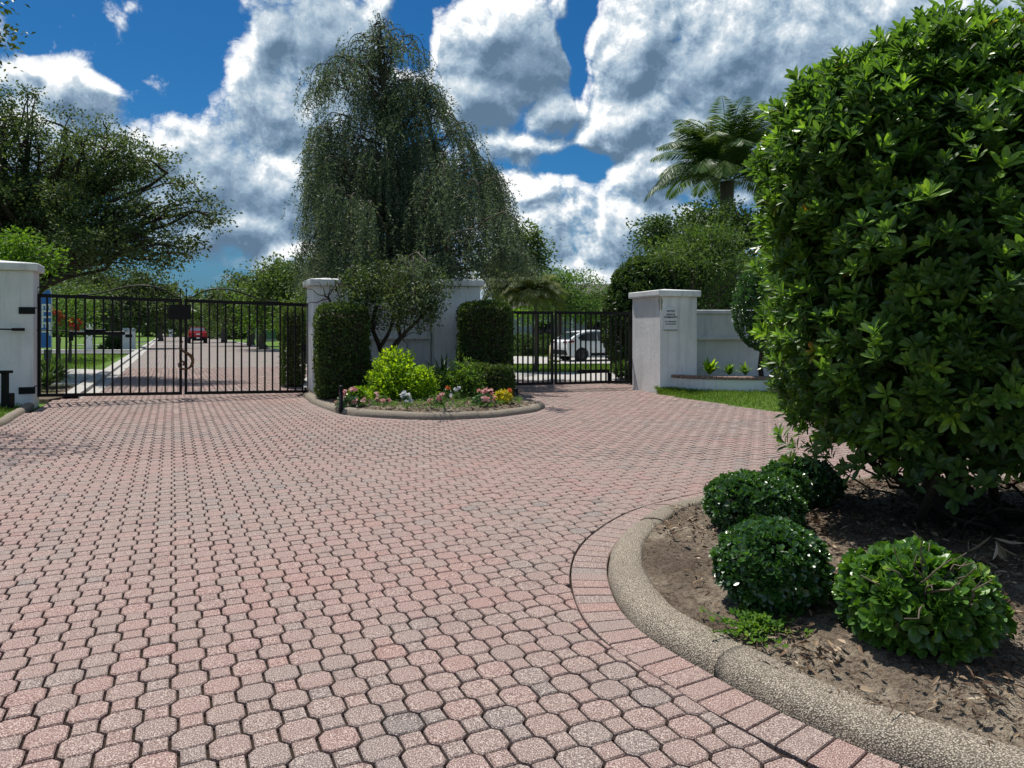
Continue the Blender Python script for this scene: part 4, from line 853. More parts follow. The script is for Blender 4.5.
# ------------------------------------------------------------------ clipped shrubs in the near bed
def mound(name,label,c,r,h,n,mat,L,wl,group,lump=.06,full=True,nl=6,tm=.46,z0=.08,box=1.0,twig=False):
    c=np.asarray(c,float); t=thing(name,(c[0],c[1],z0),label,'shrub',group); d=rdir(n,.25)
    if box!=1.0: s=(np.abs(d)**box).sum(1)**(1/box); d=d/s[:,None]
    rr=1+wob(d*2.2+c.sum(),lump)+wob(d*6+c.sum(),lump*.5); p=d*np.array([r,r,h*.56])*rr[:,None]*(1-.12*rng.random(n)**2)[:,None]; p[:,2]+=h*.50; p=p[p[:,2]>.01]
    o=unit(d[:len(p)]) if len(p)==n else unit(np.c_[p[:,:2]/r,(p[:,2]-h*.5)/(h*.56)])
    a=unit(o*.8+np.array([0,0,.45])+rng.normal(size=p.shape)*.3); tn=np.clip(tm+.2*rng.normal(size=len(p)),0,1)
    m=MB(); rosettes(m,p+np.array([c[0],c[1],z0]),a,nl,L,wl,tn,(.35,1.2),full)
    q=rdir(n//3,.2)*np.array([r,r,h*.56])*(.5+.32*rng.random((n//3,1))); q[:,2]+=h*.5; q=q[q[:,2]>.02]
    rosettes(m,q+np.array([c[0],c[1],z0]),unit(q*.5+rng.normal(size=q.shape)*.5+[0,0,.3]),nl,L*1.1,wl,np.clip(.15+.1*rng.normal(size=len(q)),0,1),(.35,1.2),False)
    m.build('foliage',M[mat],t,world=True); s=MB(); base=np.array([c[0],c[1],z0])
    for _ in range(14):
        e=base+rdir(1,.9)[0]*np.array([r*.8,r*.8,h*.8]); e[2]=max(e[2],z0+.08); s.tube(curve3(base+rng.normal(size=3)*np.array([.04,.04,0])-[0,0,.06],e,.03,6,.015),np.linspace(.011,.004,6),5)
    if twig:
        for _ in range(46):
            e=base+np.array([-.02,-.22,h*1.0])+rng.normal(size=3)*np.array([.13,.10,.06]); s0=base+np.array([-.0,-.12,h*.5])+rng.normal(size=3)*.04; s.tube(curve3(s0,e,.02,6,.012),np.linspace(.006,.0025,6),4)
    s.build('stems',M['twig' if twig else 'barkd'],t,True,world=True); return t
GS='clipped round shrubs in the near bed'
mound('round_shrub','dark glossy clipped shrub nearest the kerb, in front of its two neighbours',(1.30,3.56),.265,.38,1000,'clip',.038,.62,GS,.05)
mound('round_shrub','clipped round shrub at the far end of the kerb, behind the front one',(1.66,4.88),.31,.355,1100,'clip',.036,.60,GS,.06,box=2.4)
mound('round_shrub','clipped shrub half hidden behind the others under the edge of the big bush',(2.245,5.55),.30,.34,900,'clip',.036,.60,GS,.08)
mound('spreading_shrub','loose broad leaved shrub with bare twigs showing, right foreground',(1.78,3.12),.30,.37,580,'clipb',.062,.60,None,.10,nl=6,tm=.5,twig=True)
def sprouts(label,c,r,n,h,mat,L):
    c=np.asarray(c,float); t=MB(); p=rng.normal(size=(n,2))*r*.45; z=h*rng.random(n)*np.clip(1-np.linalg.norm(p,axis=1)/r,.2,1)
    q=np.c_[p+c,z+.10]; [t.tube([(c[0],c[1],.09),tuple(w_)],.003,4,cap=False) for w_ in q]; rosettes(t,q,unit(rdir(n)*.5+[0,0,1]),5,L,.6,np.clip(.6+.22*rng.normal(size=n),0,1),(.5,1.4),False)
    return solo(t,'weed_clump',M[mat],(c[0],c[1],.08),label,'weeds','leafy weeds in the near bed')
sprouts('small pale green weeds at the foot of the dark glossy clipped shrub',G(752,630,.08)[:2],.17,75,.07,'bright',.03)
sprouts('bright green weeds tangled between the dark shrub and the broad leaved shrub',G(862,607,.08)[:2]+np.array([-.03,.05]),.22,130,.20,'bright',.036)
sprouts('small weeds against the kerb beside the far clipped shrub',G(700,560,.08)[:2]+[.32,-.1],.06,14,.04,'bright',.022)

# ------------------------------------------------------------------ clipped hedges
def hedge(name,label,c,dim,e,n,mat,L,group=None,z0=.05,lump=.03,tm=.4,cat='hedge',per=3):
    w,d,h=dim; e=np.asarray(e); nn=np.array([-e[1],e[0]]); t=thing(name,(c[0],c[1],z0),label,cat,group)
    A=np.array([w*h,w*h,d*h,d*h,w*d]); f=rng.choice(5,size=n,p=A/A.sum()); u,v=rng.random(n)-.5,rng.random(n); p=np.zeros((n,3)); o=np.zeros((n,3))
    for q in range(5):
        s=f==q
        if q<2: p[s]=np.c_[u[s]*w,np.full(s.sum(),(q-.5)*d),v[s]*h]; o[s]=[0,2*q-1,0]
        elif q<4: p[s]=np.c_[np.full(s.sum(),(q-2.5)*w),u[s]*d,v[s]*h]; o[s]=[2*q-5,0,0]
        else: p[s]=np.c_[u[s]*w,(v[s]-.5)*d,np.full(s.sum(),h)]; o[s]=[0,0,1]
    # soften the edges and make the clipped faces uneven
    cs=np.array([0,0,h*.5]); q=(p-cs)/np.array([w/2,d/2,h/2]); q4=(np.abs(q)**9).sum(1)**(1/9); p=cs+(p-cs)/np.maximum(q4,1)[:,None]
    p+=o*(wob(p*1.6+np.asarray([c[0],c[1],0]),lump)+wob(p*5,lump*.5)-.05*rng.random(n)**2)[:,None]
    def tow(a): return a[:,0][:,None]*np.r_[e,0]+a[:,1][:,None]*np.r_[nn,0]+a[:,2][:,None]*np.array([0,0,1.])
    P_=np.repeat(tow(p)+np.array([c[0],c[1],z0]),per,0); O_=np.repeat(tow(o),per,0); k=n*per; P_+=rng.normal(size=(k,3))*.022
    ax=unit(O_*.5+rng.normal(size=(k,3))*.6+[0,0,.35]); tn=np.clip(tm+.16*np.repeat(rng.normal(size=n),per)+.14*rng.normal(size=k),0,1); m=MB()
    Ls=L*(.7+.6*rng.random(k)); leaves(m,P_,ax,unit(O_+rng.normal(size=(k,3))*.6+[0,0,.3]),Ls,Ls*.6,tn); m.build('foliage',M[mat],t,world=True)
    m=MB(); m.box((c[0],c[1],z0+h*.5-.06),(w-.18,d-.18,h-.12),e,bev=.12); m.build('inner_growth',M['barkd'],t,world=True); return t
GH='clipped box hedges by the pillars'
hedge('clipped_hedge','tall block of clipped hedge left of the twisted tree, by the wide gate',(-3.44,14.42),(.96,.85,1.88),A25,5200,'hedge',.055,GH,.06,.035)
hedge('clipped_hedge','tall block of clipped hedge by the narrow gate, above the low hedge',(-.62,16.15),(1.12,.8,2.0),(.99,.13),5200,'hedge',.055,GH,.05,.035)
hedge('clipped_hedge','low clipped hedge at the foot of the tall block beside the narrow gate',(-.50,14.9),(1.02,.7,.60),(.99,.13),2600,'hedge',.05,None,.08,.04,.5)
hedge('clipped_hedge','slim tall hedge column beyond the latch end of the wide gate',(-5.72,18.6),(.5,1.3,2.05),(.95,.3),2800,'hedge',.055,None,-.04,.04,.5)
# ------------------------------------------------------------------ flower bed
GL='lime green shrubs in the flower bed'
def loose(label,c,r,h,n,mat,L,group,name='lime_shrub',tm=.5,z0=.1,up=.9,cat='shrub'):
    c=np.asarray(c,float); t=thing(name,(c[0],c[1],z0),label,cat,group); m=MB(); s=MB(); base=np.array([c[0],c[1],z0])
    for _ in range(n):
        d=rdir(1,up)[0]; d[2]=abs(d[2]); e=base+d*np.array([r,r,h])*(.72+.42*rng.random()); 
        pth=curve3(base+rng.normal(size=3)*np.array([r*.2,r*.2,0]),e,.05,7,.02); s.tube(pth,np.linspace(.008,.003,7),4,cap=False)
        k=16; i=rng.integers(3,7,size=k); p=pth[i]+rng.normal(size=(k,3))*.035; leaves(m,p,unit(rdir(k)*.8+d*.6),rdir(k,.9),L*(.7+.6*rng.random(k)),L*.5,np.clip(tm+.1+.22*rng.normal(size=k)+.15*(p[:,2]-z0)/h,0,1))
    s.build('stems',M['twig'],t,world=True); m.build('foliage',M[mat],t,world=True); return t
def at_(px,Y): return np.array([(px-HX)/FPX*Y,Y])
loose('largest lime green shrub, in the middle of the bed beneath the twisted tree',at_(396,13.75),.56,.86,460,'lime',.085,GL)
loose('lower right shoulder of the lime shrubs beside the largest one',at_(420,13.55),.34,.60,240,'lime',.07,GL)
loose('greener shrub standing left of the low clipped hedge',at_(463,13.95),.44,.74,190,'bright',.065,GL)
loose('dull green low shrub between the lime shrub and the greener one',at_(441,14.0),.36,.5,120,'lightg',.06,None,'low_shrub',.3)
def strappy(label,c,h,n,mat,w,group=None,name='strap_leaf_plant',spread=.9):
    c=np.asarray(c,float); m=MB()
    for _ in range(n):
        a=rng.uniform(0,6.28); L=h*(.7+.5*rng.random()); th=spread*rng.random()**.7; k=6; s=np.linspace(0,1,k); d=np.array([math.cos(a),math.sin(a),0]); si=np.array([-d[1],d[0],0])
        ang=th*(.4+s*1.3); r=np.cumsum(np.sin(ang))*L/k; z=np.cumsum(np.cos(ang))*L/k; ww=w*np.sin(np.pi*np.clip(s*.92+.08,0,1))**.6*.5
        ctr=np.array([*c,0.06])+d*r[:,None]+np.array([0,0,1])*z[:,None]; V=np.vstack([ctr-si*ww[:,None],ctr+si*ww[:,None]]); t=np.clip(.4+.25*rng.normal(),0,1)
        m.add(V,[[i,k+i,k+i+1,i+1] for i in range(k-1)],t)
    return solo(m,name,M[mat],(*c,.06),label,'plant',group)
strappy('dark strap leaved plant against the wall behind the lime shrubs',at_(444,14.7),.85,70,'dark',.06)
GF='flowering plants along the flower bed kerb'
def flower(label,c,r,h,nf,petal,leafm,nl,group=GF,extra=None,L=.05,bl=.055):
    c=np.asarray(c,float); z0=.10; t=thing('flowering_plant',(*c,z0),label,'flowers',group); m=MB(); k=nl; d=rdir(k,.5); d[:,2]=np.abs(d[:,2]); p=d*np.array([r,r,h*.85])*(.35+.65*rng.random((k,1))**.5)+np.array([*c,z0])
    rosettes(m,p,unit(d+[0,0,.6]),5,L,.5,np.clip(.4+.2*rng.normal(size=k),0,1),(.5,1.4),False); m.build('foliage',M[leafm],t,world=True)
    if nf:
        b=MB(); d=rdir(nf,.9); d[:,2]=np.abs(d[:,2]); p=d*np.array([r*1.0,r*1.0,h])*(.8+.25*rng.random((nf,1)))+np.array([*c,z0+.02])
        for q in p:
            j=6; u=rdir(j)*.036; rosettes(b,q+u,unit(u+[0,-.02,.04]),5,bl*.72,.8,np.clip(.5+.3*rng.normal(size=j),0,1),(.9,1.5),False)
        b.build('blossom',M[petal],t,world=True)
    if extra:
        mm,nn,off=extra; b=MB(); d=rdir(nn,.6); d[:,2]=np.abs(d[:,2]); p=d*np.array([r*.75,r*.75,h*.7])+np.array([*c,z0])+np.array(off); rosettes(b,p,unit(d+[0,0,.4]),6,.075,.45,np.clip(.5+.25*rng.normal(size=nn),0,1),(.4,1.2),False); b.build('new_growth',M[mm],t,world=True)
    return t
flower('pink flowering plant with yellow green tips beside the black path light',at_(351,12.6),.27,.30,11,'pink','clip',190,extra=('lime',45,(.10,.12,.10)))
flower('small pink flowering plant just right of the yellow tipped one',at_(382,12.7),.16,.22,6,'pink','lightg',80)
flower('tiny white flowering plant before the lime green shrub',at_(406,12.75),.11,.2,6,'whitep','clip',40)
flower('airy pink flowering plant in the middle of the kerb front',at_(436,12.55),.19,.28,6,'pink','lightg',60)
flower('small plant with orange red blossom in front of the greener shrub',at_(446,13.2),.12,.36,3,'orange','clip',30)
flower('whitish flowering plant between the orange blossom and the greener shrub',at_(456,13.25),.13,.26,4,'whitep','lightg',45)
flower('broad pink flowering plant right of centre along the kerb',at_(484,12.55),.25,.29,11,'pink','clip',150)
flower('yellow leaved plant with orange hearts before the low hedge',at_(503,13.0),.2,.28,2,'orange','yellow',90,None,('yellow',30,(0,0,.05)),.06)
pp=rng.uniform((-3.6,11.7),(.3,13.6),size=(520,2)); pp=pp[pip(soil_isl,pp)&(nearest(isl,pp)[0]>.25)]; m=MB(); rosettes(m,np.c_[pp,np.full(len(pp),.17)],unit(rdir(len(pp))*.5+[0,0,1]),5,.055,.5,np.clip(.35+.2*rng.normal(size=len(pp)),0,1),(.6,1.4),False)
tag(m.build('ground_cover',M['lightg']),'sparse grey green ground cover between the flowers','ground cover',None,'stuff')
# planter plants
GPn='small plants in the low planter'
strappy('bright fern like plant at the left of the low planter',(4.42,16.75) if False else at_(707,16.7)+[.06,.0],.42,60,'lime',.07,GPn,'fern',1.1).location.z=.36
strappy('small greener plant in the middle of the low planter',at_(727,16.75)+[.05,0],.32,45,'bright',.05,GPn,'fern',1.2).location.z=.36
strappy('small plant at the right of the low planter beside the topiary',at_(743,16.6)+[.06,0],.36,40,'bright',.05,GPn,'fern',1.2).location.z=.36

# ------------------------------------------------------------------ small twisted tree before the wall
tb=G(372,402,.1); tb=np.array([*at_(376,14.95),.08]); tt=thing('twisted_tree',tb,'small twisted tree with bare dark stems in front of the white wall','tree')
m=MB(); cr=MB(); Yt=14.9
stems=[[(381,388),(372,372),(362,352),(352,335),(345,318),(338,300)],[(384,390),(384,368),(380,348),(372,325),(377,305),(370,285)],[(384,385),(388,362),(394,346),(406,332),(420,318),(432,300)],[(392,350),(400,338),(398,320),(404,300)],[(380,348),(390,330),(395,310),(392,285)],[(345,318),(335,312),(328,296)]]
tips=[]
for q,sx in enumerate(stems):
    off=rng.normal(size=len(sx))*.10; pth=catmull([P(a,b,Yt+o_) for (a,b),o_ in zip(sx,off)],.08); m.tube(pth,np.linspace(.075 if q<3 else .045,.018,len(pth)),7)
    for _ in range(9):
        s=pth[rng.integers(len(pth)//2,len(pth))]; e=s+rdir(1,.6)[0]*(.3+.5*rng.random()); m.tube(curve3(s,e,.06,6,.03),np.linspace(.014,.004,6),5); tips.append(e)
tips=np.array(tips); cl=[]
for (px,py,rx,ry,w) in ((390,291,48,33,52),(360,284,24,26,16),(418,300,30,32,30),(436,292,12,20,10),(400,316,34,12,12)):
    d=rdir(w); r=(.35+.7*rng.random((w,1))**.6); cc_=P(px,py,Yt); cl.append(cc_+d*r*np.array([rx,.9*rx,ry])*Yt/FPX)
cl=np.vstack(cl); k=len(cl); per=56; pos=np.repeat(cl,per,0)+rng.normal(size=(k*per,3))*.115
for q in range(0,k,2):
    s=tips[np.linalg.norm(tips-cl[q],axis=1).argmin()]; m.tube(curve3(s,cl[q],.05,5,.03),np.linspace(.009,.003,5),4,cap=False)
leaves(cr,pos,rdir(k*per),rdir(k*per,.7),.075,.036,np.clip(.25*np.repeat(rng.random(k),per)+.7*rng.random(k*per)*.9,0,1))
m.build('trunk',M['barkd'],tt,True,world=True); cr.build('crown',M['dark'] if False else M['oak'],tt,world=True)

# ------------------------------------------------------------------ the weeping tree behind the wall
Yw=20.0; wb=np.array([*at_(402,Yw),-.05]); wt=thing('weeping_tree',wb,'tall weeping tree with hanging strands rising behind the white wall','tree'); tk_=MB(); cr=MB()
trunkp=catmull([wb,P(398,300,Yw),P(402,240,Yw),P(396,190,Yw),P(388,130,Yw),P(382,80,Yw),P(378,45,Yw)],.2); tk_.tube(trunkp,np.linspace(.27,.03,len(trunkp)),9)
tops=[(372,16),(355,30),(338,52),(324,62),(313,75),(390,34),(405,40),(415,72),(430,92),(448,108),(462,128),(336,112),(322,130),(312,160),(318,150),(330,180),(316,205),(306,235),(310,250),(480,150),(492,160),(505,172),(515,205),(524,232),(530,250),(360,85),(378,95),(395,105),(412,120),(430,135),(452,150),(350,140),(370,150),(392,150),(416,165),(440,172),(466,180),(486,196),(345,190),(365,200),(388,205),(410,205),(436,212),(460,220),(482,232),(504,245),(330,225),(352,240),(374,250),(400,245),(424,250),(448,255),(470,262),(495,262),(340,160),(402,75),(384,62),(365,50)]
P_=[];A_=[];T_=[]
for rep in range(4):
  for px,py in tops:
    if py>200 and px>455 and rep>1: continue
    dY=rng.normal()*(.25+ .0105*(py-10)); tip=P(404+(px-404)*(.80 if px<404 else .87)+rng.normal()*3*min(rep,2),py+5+rng.normal()*7*min(rep,1.3),Yw+(dY if rep else dY*.7))
    zt=tip[2]; cand=trunkp[(trunkp[:,2]<zt-.35)&(trunkp[:,2]>2.2)]; s0=cand[np.argmin(np.abs(cand[:,2]-(zt-.5-.45*np.linalg.norm(cand[:,:2]-tip[:2],axis=1))))] if len(cand) else trunkp[len(trunkp)//3]
    pth=curve3(s0,tip,(.02+.12*rng.random())*np.linalg.norm(tip-s0),12,.07); hr=unit((tip-s0)*np.array([1,1,0])); droop=catmull([tip,tip+hr*.22+[0,0,.0],tip+hr*.42+[0,0,-.22],tip+hr*.50+[0,0,-.7]],.08)
    full_=np.vstack([pth,droop[1:]]); tk_.tube(full_,np.linspace(.028,.004,len(full_)),5,cap=False)
    ns=int(30+16*rng.random()); 
    if py<70: ns=int(ns*.55)
    for _ in range(ns):
        b=full_[rng.integers(2,len(full_))]+rng.normal(size=3)*np.array([.13,.13,.04]); Ls=(.45+1.25*rng.random())*(1.0 if py>110 else .5 if py>60 else .38); Ls=min(Ls,max(.25,b[2]-(3.0 if b[0]>-1.3 else 2.5))); n=max(4,int(Ls/.032)); s=np.linspace(0,1,n); dr=rng.normal(size=2)*.16+hr[:2]*.14
        st_=np.c_[b[0]+dr[0]*s**.7,b[1]+dr[1]*s**.7,b[2]+.05*np.sin(s*3.1)-Ls*s]; P_.append(st_+rng.normal(size=(n,3))*.014); a=rdir(n); a[:,2]-=.7; A_.append(unit(a)); T_.append(np.clip(.30+.35*s+.2*rng.normal()+.14*rng.normal(size=n),0,1))
        if rng.random()<.3: cr_=st_[::4]; tk_.tube(cr_,.004,3,cap=False) if len(cr_)>2 else None
P_=np.vstack(P_);A_=np.vstack(A_);T_=np.concatenate(T_); n=len(P_); leaves(cr,P_,A_,rdir(n,.4),.09*(.7+.6*rng.random(n)),.030,T_)
tk_.build('trunk',M['bark'],wt,True,world=True); cr.build('crown',M['weep'],wt,world=True)

# ------------------------------------------------------------------ trees
def B(px,py,Y,rx,ry,dy=None): r=rx/FPX*Y; return (*P(px,py,Y),r,dy if dy else r,ry/FPX*Y)
Yo=23
tree('live_oak','great dark live oak at the far left reaching over the gate pillar','tree',(-16.6,Yo,-.05),2.4,.36,
 [B(8,112,Yo,34,32),B(-50,150,Yo,60,50),B(66,158,Yo,46,36),B(30,185,Yo,60,50),B(112,150,Yo-1,24,26),B(116,197,Yo-1,42,32),B(160,185,Yo-2,18,20),B(150,226,Yo-2,28,26),B(186,212,Yo-2,20,11),B(100,240,Yo-1,52,30),B(40,240,Yo,50,34),B(150,254,Yo-2,26,13),B(-30,230,Yo+1,70,50)],'oak',960,80,.105,.38,None,'barkd',.4,.7,(.4,0),sub=(90,.92))
tree('leafy_tree','bright yellow green tree low behind the left pillar under the oak','tree',(*at_(12,18.6),-.05),1.5,.09,[B(14,246,18.6,26,13),B(40,254,18.4,16,11),B(0,264,18.6,26,18),B(18,268,18.4,22,14)],'bright',70,60,.10,.34,None,'bark')
tree('leafy_tree','dark shrubby tree behind the banner beyond the left pillar','tree',(*at_(58,36),-.05),1.6,.10,[B(52,305,36,28,16),B(75,298,36,24,14),B(40,316,36,24,14),B(92,304,36,14,14)],'oak_b',70,60,.15,.6)
t=tree('flowering_tree','small loose tree with red blossom clusters left of the far oak','tree',(*at_(70,33),-.05),1.3,.07,[B(62,318,33,20,14),B(80,322,33,20,14),B(70,305,33,22,12)],'lightg',46,46,.14,.45)
b=MB(); 
for px,py in ((58,313),(64,316),(74,323),(79,327)): c=P(px,py,32.2); rosettes(b,c+rng.normal(size=(9,3))*.13,rdir(9,.4),6,.12,.7,np.clip(.5+.3*rng.normal(size=9),0,1),(.7,1.5),False)
b.build('blossom',M['redp'],t,world=True)
Y2=57
tree('oak_tree','broad dark oak over the white mailbox pillar left of the brick road','tree',(*at_(116,Y2),-.05),2.2,.45,[B(100,292,Y2,36,18),B(140,292,Y2,34,16),B(118,280,Y2,30,11),B(160,300,Y2,16,12),B(152,310,Y2-1,22,9),B(78,300,Y2,22,14),B(118,304,Y2-1,46,9)],'oak',300,70,.22,.70,sub=(46,1.3))
GT='oaks along the right side of the brick road'
def rt(label,px,Y,blobs,n,mat='oak_b',th=2.6,leaf=.26): return tree('oak_tree',label,'tree',(*at_(px,Y),-.05),th,.3,[B(a,b_,Y,c,d) for a,b_,c,d in blobs],mat,n,80,leaf,.8,GT,sub=(max(8,n//6),1.5))
rt('tall oak with the rounded top nearest the pillar, right of the brick road',292,52,[(290,282,24,18),(305,275,20,16),(280,296,22,14),(312,295,16,18),(268,300,16,10)],150,'oak_b',3)
rt('dark oak in the middle of the row right of the brick road',252,66,[(250,292,24,14),(238,302,20,14),(266,298,16,14),(250,310,26,10)],130,'oak',3)
rt('smaller oak at the far end of the row, just right of the pickup truck',224,84,[(224,304,16,11),(212,311,11,9),(234,312,13,10)],90,'oak_b',3)
rt('yellow green young tree in front of the dark oak right of the road',262,55,[(262,312,10,9),(268,318,8,8)],34,'bright',1.5,.18)
rt('oak at the far bend of the road behind the sign plate',186,150,[(186,322,18,8),(170,320,14,9),(205,321,12,7)],60,'oak',2,.4)
rt('oak beyond the mailbox on the left side of the far road',160,95,[(158,314,16,11),(146,318,12,10),(172,319,10,9)],80,'oak',2.5,.3)
tree('leafy_tree','shady tree behind the slim hedge column beyond the wide gate','tree',(*at_(306,33),-.05),2,.14,[B(300,312,33,22,14),B(318,300,33,24,18)],'oak_b',60,60,.16,.55)
# right hand background
tree('leafy_tree','pale green feathery tree behind the narrow gate','tree',(*at_(560,40),-.05),2.4,.16,[B(560,290,40,28,16),B(585,296,40,24,14),B(548,282,40,24,18),B(602,300,41,18,12),B(570,306,40,40,9)],'lightg',170,60,.15,.5,sub=(34,.8))
tree('leafy_tree','dark tree just behind the right skirt of the weeping tree','tree',(*at_(498,27),-.05),3,.11,[B(518,250,27,22,24),B(500,270,27,26,22),B(532,262,27,14,16)],'oak_b',80,80,.13,.5)
tree('leafy_tree','bright green tree peeping over the middle of the narrow gate','tree',(*at_(590,44),-.05),2.5,.15,[B(590,308,44,26,11),B(575,314,44,20,8),B(608,312,44,12,10),B(528,312,44,16,9)],'bright',70,60,.18,.6)
Yd=24
tree('evergreen_tree','dark dense tree behind the right pillar, under the palm','tree',(*at_(705,Yd),-.05),2.2,.28,[B(690,240,Yd,42,30),B(714,224,Yd,34,24),B(735,250,Yd,34,40),B(672,255,Yd,30,28),B(700,285,Yd,58,28),B(744,224,Yd,22,24),B(660,232,Yd,14,14)],'dark',420,70,.125,.40,sub=(60,.62))
tree('evergreen_tree','narrow leaved green shrub tree right behind the right pillar','tree',(*at_(690,20),-.05),1.2,.12,[B(690,262,20,34,30),B(712,268,20,30,36),B(680,290,20,36,20),B(705,248,20,22,22)],'palm',200,70,.15,.42,wl=.22,sub=(34,.5))
tree('evergreen_tree','tall green tree far right behind the topiary','tree',(*at_(775,22),-.05),2,.2,[B(764,275,22,30,40),B(800,250,22,34,50),B(820,280,22,40,50)],'dark',160,80,.13,.42,sub=(30,.6))
Yr=20.5
t=mound('round_topiary','big dark clipped dome of shrub behind the narrow gate and right pillar',at_(645,Yr)+[.1,.3],1.28,3.45,6500,'dark',.10,.5,None,.05,False,5,.4,-.05)
t=thing('clipped_topiary',(*at_(757,15.6),.3),'clipped egg shaped topiary at the right end of the low planter','shrub'); c=np.array([*at_(762,15.9),1.95]); n=1500; d=rdir(n); p=c+d*np.array([.62,.6,.92])*(1+wob(d*3,.05))[:,None]; p[:,2]+=.0; m=MB()
rosettes(m,p,unit(d+[0,0,.4]+rng.normal(size=(n,3))*.3),5,.075,.5,np.clip(.42+.18*rng.normal(size=n),0,1),(.4,1.2),False); p2=c+rdir(700)*np.array([.5,.48,.75])*.85; rosettes(m,p2,rdir(700,.3),5,.08,.5,np.full(700,.15),(.4,1.2),False); m.build('foliage',M['clip'],t,world=True); m=MB(); m.tube(curve3((*at_(762,15.9),.28),c,0,6,.02),.06,8); m.build('trunk',M['barkd'],t,True,world=True)
tree('leafy_shrub','dark bushy growth rising just behind the white wall under the weeping tree','shrub',(*at_(392,18.7),-.05),.9,.09,[B(372,298,18.7,34,16),B(418,298,18.8,34,16),B(395,288,18.7,40,14),B(350,300,18.6,16,12)],'dark',70,70,.11,.4)
# palms
def palm(label,base,top,nf,L,mat,droop,lw,grp=None,nl=44,tr=.2,up=.6,name='palm_tree'):
    base=np.asarray(base,float); top=np.asarray(top,float); t=thing(name,base,label,'palm',grp); m=MB(); p=curve3(base,top,0,14,.02); m.tube(p,np.linspace(tr*1.15,tr,14)*(1+.06*np.sin(np.arange(14)*2.6)),10); m.build('trunk',M['bark'],t,True,world=True)
    f=MB()
    for q in range(nf):
        a=q*2.39996+rng.normal()*.12; el=up+.9*(1-q/nf)*1.0-.35*(q/nf)+rng.normal()*.08; LL=L*(.85+.25*rng.random()); k=12; s=np.linspace(0,1,k); ang=el-droop*s**1.5; d=np.array([math.cos(a),math.sin(a),0]); si=np.array([-d[1],d[0],0]); st=LL/k
        r=np.cumsum(np.cos(ang))*st; z=np.cumsum(np.sin(ang))*st; ctr=top+d*r[:,None]+np.array([0,0,1])*z[:,None]; tn0=np.clip(.45+.2*rng.normal(),0,1)
        f.tube(ctr,np.linspace(.03,.006,k),5,tone=min(1,tn0+.3),cap=False); tg=unit(np.gradient(ctr,axis=0))
        u=np.linspace(.14,1,nl); cp=np.stack([np.interp(u,s,ctr[:,j]) for j in range(3)],1); ct=unit(np.stack([np.interp(u,s,tg[:,j]) for j in range(3)],1)); nn=np.cross(si[None],ct); ll=lw*np.sin(np.pi*np.clip(u*.86+.1,0,1))**.7
        for sg in(-1,1):
            ax=unit(ct*(.55+.3*u[:,None])+si*sg*.9+nn*.28*(-1 if sg*0 else 1)+np.array([0,0,-.25])+rng.normal(size=(nl,3))*.07); leaves(f,cp,ax,nn+rng.normal(size=(nl,3))*.15,ll,.027*L/2.6,np.clip(tn0+.14*rng.normal(size=nl),0,1))
    f.build('crown',M[mat],t,world=True); return t
palm('tall feather palm rising above the dark trees on the right',(*at_(724,27),-.05),P(727,182,27),52,3.5,'palm',1.4,.85,nl=100,tr=.25,up=.70)
GPy='arching pygmy palms behind the narrow gate'
palm('left pygmy palm with yellowish arching fronds above the hedge',(*at_(512,26),-.05),P(511,300,26),64,1.5,'date',1.9,.5,GPy,56,.06,.95)
palm('right pygmy palm with dry brownish arching fronds over the narrow gate',(*at_(536,25),-.05),P(535,304,25),64,1.45,'date',2.0,.5,GPy,56,.06,.95)
for a,b_,r_ in ((58,17.9,.6),(46,16.5,.55)): strappy('tuft of dark spiky liriope left of the kerb inside the wide gate' if a==58 else 'nearest tuft of spiky liriope against the left gate stile',at_(a,b_),r_,160,'dark',.035,None,'spiky_plant',1.35)
GU='dark understorey shrubs below the roadside oaks'
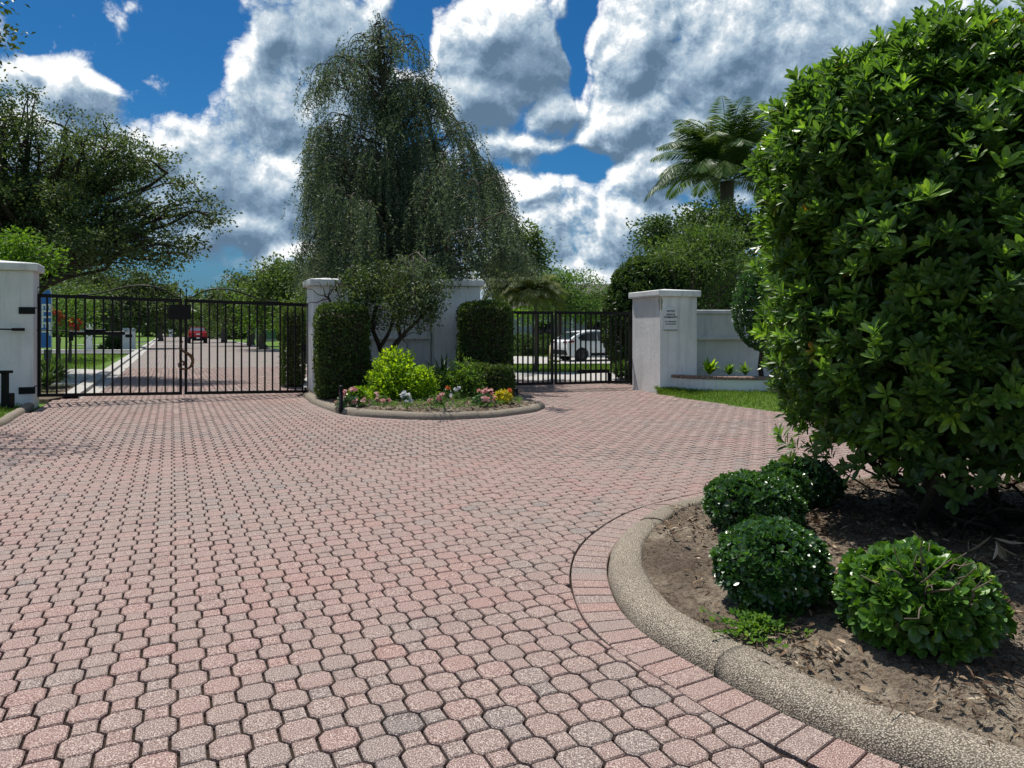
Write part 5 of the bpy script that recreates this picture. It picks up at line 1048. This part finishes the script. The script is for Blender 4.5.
for i,(a,b_,l_) in enumerate(((212,124,'dark shrubs under the smallest roadside oak'),(236,110,'dark shrubs left of the utility cabinet under the middle oak'),(282,98,'dark shrubs right of the utility cabinet under the rounded oak'),(302,94,'dark shrubs by the hedge column under the nearest roadside oak'))): loose(l_,at_(a,b_+6),4.2,3.0,190,'oak',.5,GU,'low_shrub',.3,-.05)
# low plants beyond the gates
strappy('grey green clump of spiky liriope just inside the hinge end of the wide gate',at_(50,17.4),.75,220,'dark',.035,None,'spiky_plant',1.35)
strappy('dark spiky clump just inside the right end of the narrow gate',at_(612,21.0)+[0,-1.4],.6,110,'dark',.05,None,'spiky_plant',1.2)
loose('dark low shrubs at the foot of the far oak trunk','' if False else at_(113,55.5),.9,.9,90,'dark',.22,None,'low_shrub',.3,-.05)
hedge('clipped_hedge','dark foundation hedge in front of the grey house',(4.0,47.5),(9,1.0,1.05),(1,0),4200,'dark',.14,None,-.05,.1,.35)
loose('rounded dark shrub on the lawn left of the white car',at_(524,41),1.1,1.2,150,'dark',.14,'shrubs on the far right lawn','low_shrub',.35,-.05)
loose('second rounded dark shrub nearer the yellowish post on the far lawn',at_(540,42),1.0,1.0,130,'dark',.14,'shrubs on the far right lawn','low_shrub',.35,-.05)
# tree outside the frame on the left that shades the drive
tree('shade_tree','leafy tree at the far left edge beside the drive','tree',(-12.2,10.3,-.05),2.6,.2,[(-10.6,10.6,5.2,2.0,1.7,1.1),(-9.6,10.2,4.6,1.3,1.2,.6),(-12.5,10.5,6.2,2.2,2,1.4),(-9.3,11.7,6.6,1.2,1.1,.8),(-8.25,12.0,9.7,.8,.75,.5),(-8.9,11.4,10.2,.9,.8,.5)],'oak',90,80,.10,.5)
# far woods: one mass on the horizon
m=MB(); n=4200; x=rng.uniform(-260,260,n); yy=rng.uniform(150,190,n); hh=(6.5+3.0*np.sin(x*.05)+2.0*np.sin(x*.13+1)+1.5*rng.random(n))*1.0; z=hh*rng.random(n)**.6; per=16
pos=np.repeat(np.c_[x,yy,z],per,0)+rng.normal(size=(n*per,3))*np.array([1.6,1.6,.9]); leaves(m,pos,rdir(n*per),rdir(n*per,.8),1.9,1.3,np.clip(.3*np.repeat(rng.random(n),per)+.5*rng.random(n*per),0,1)); tag(m.build('far_woods',M['oak_b']),'distant belt of trees along the horizon','trees',None,'stuff')
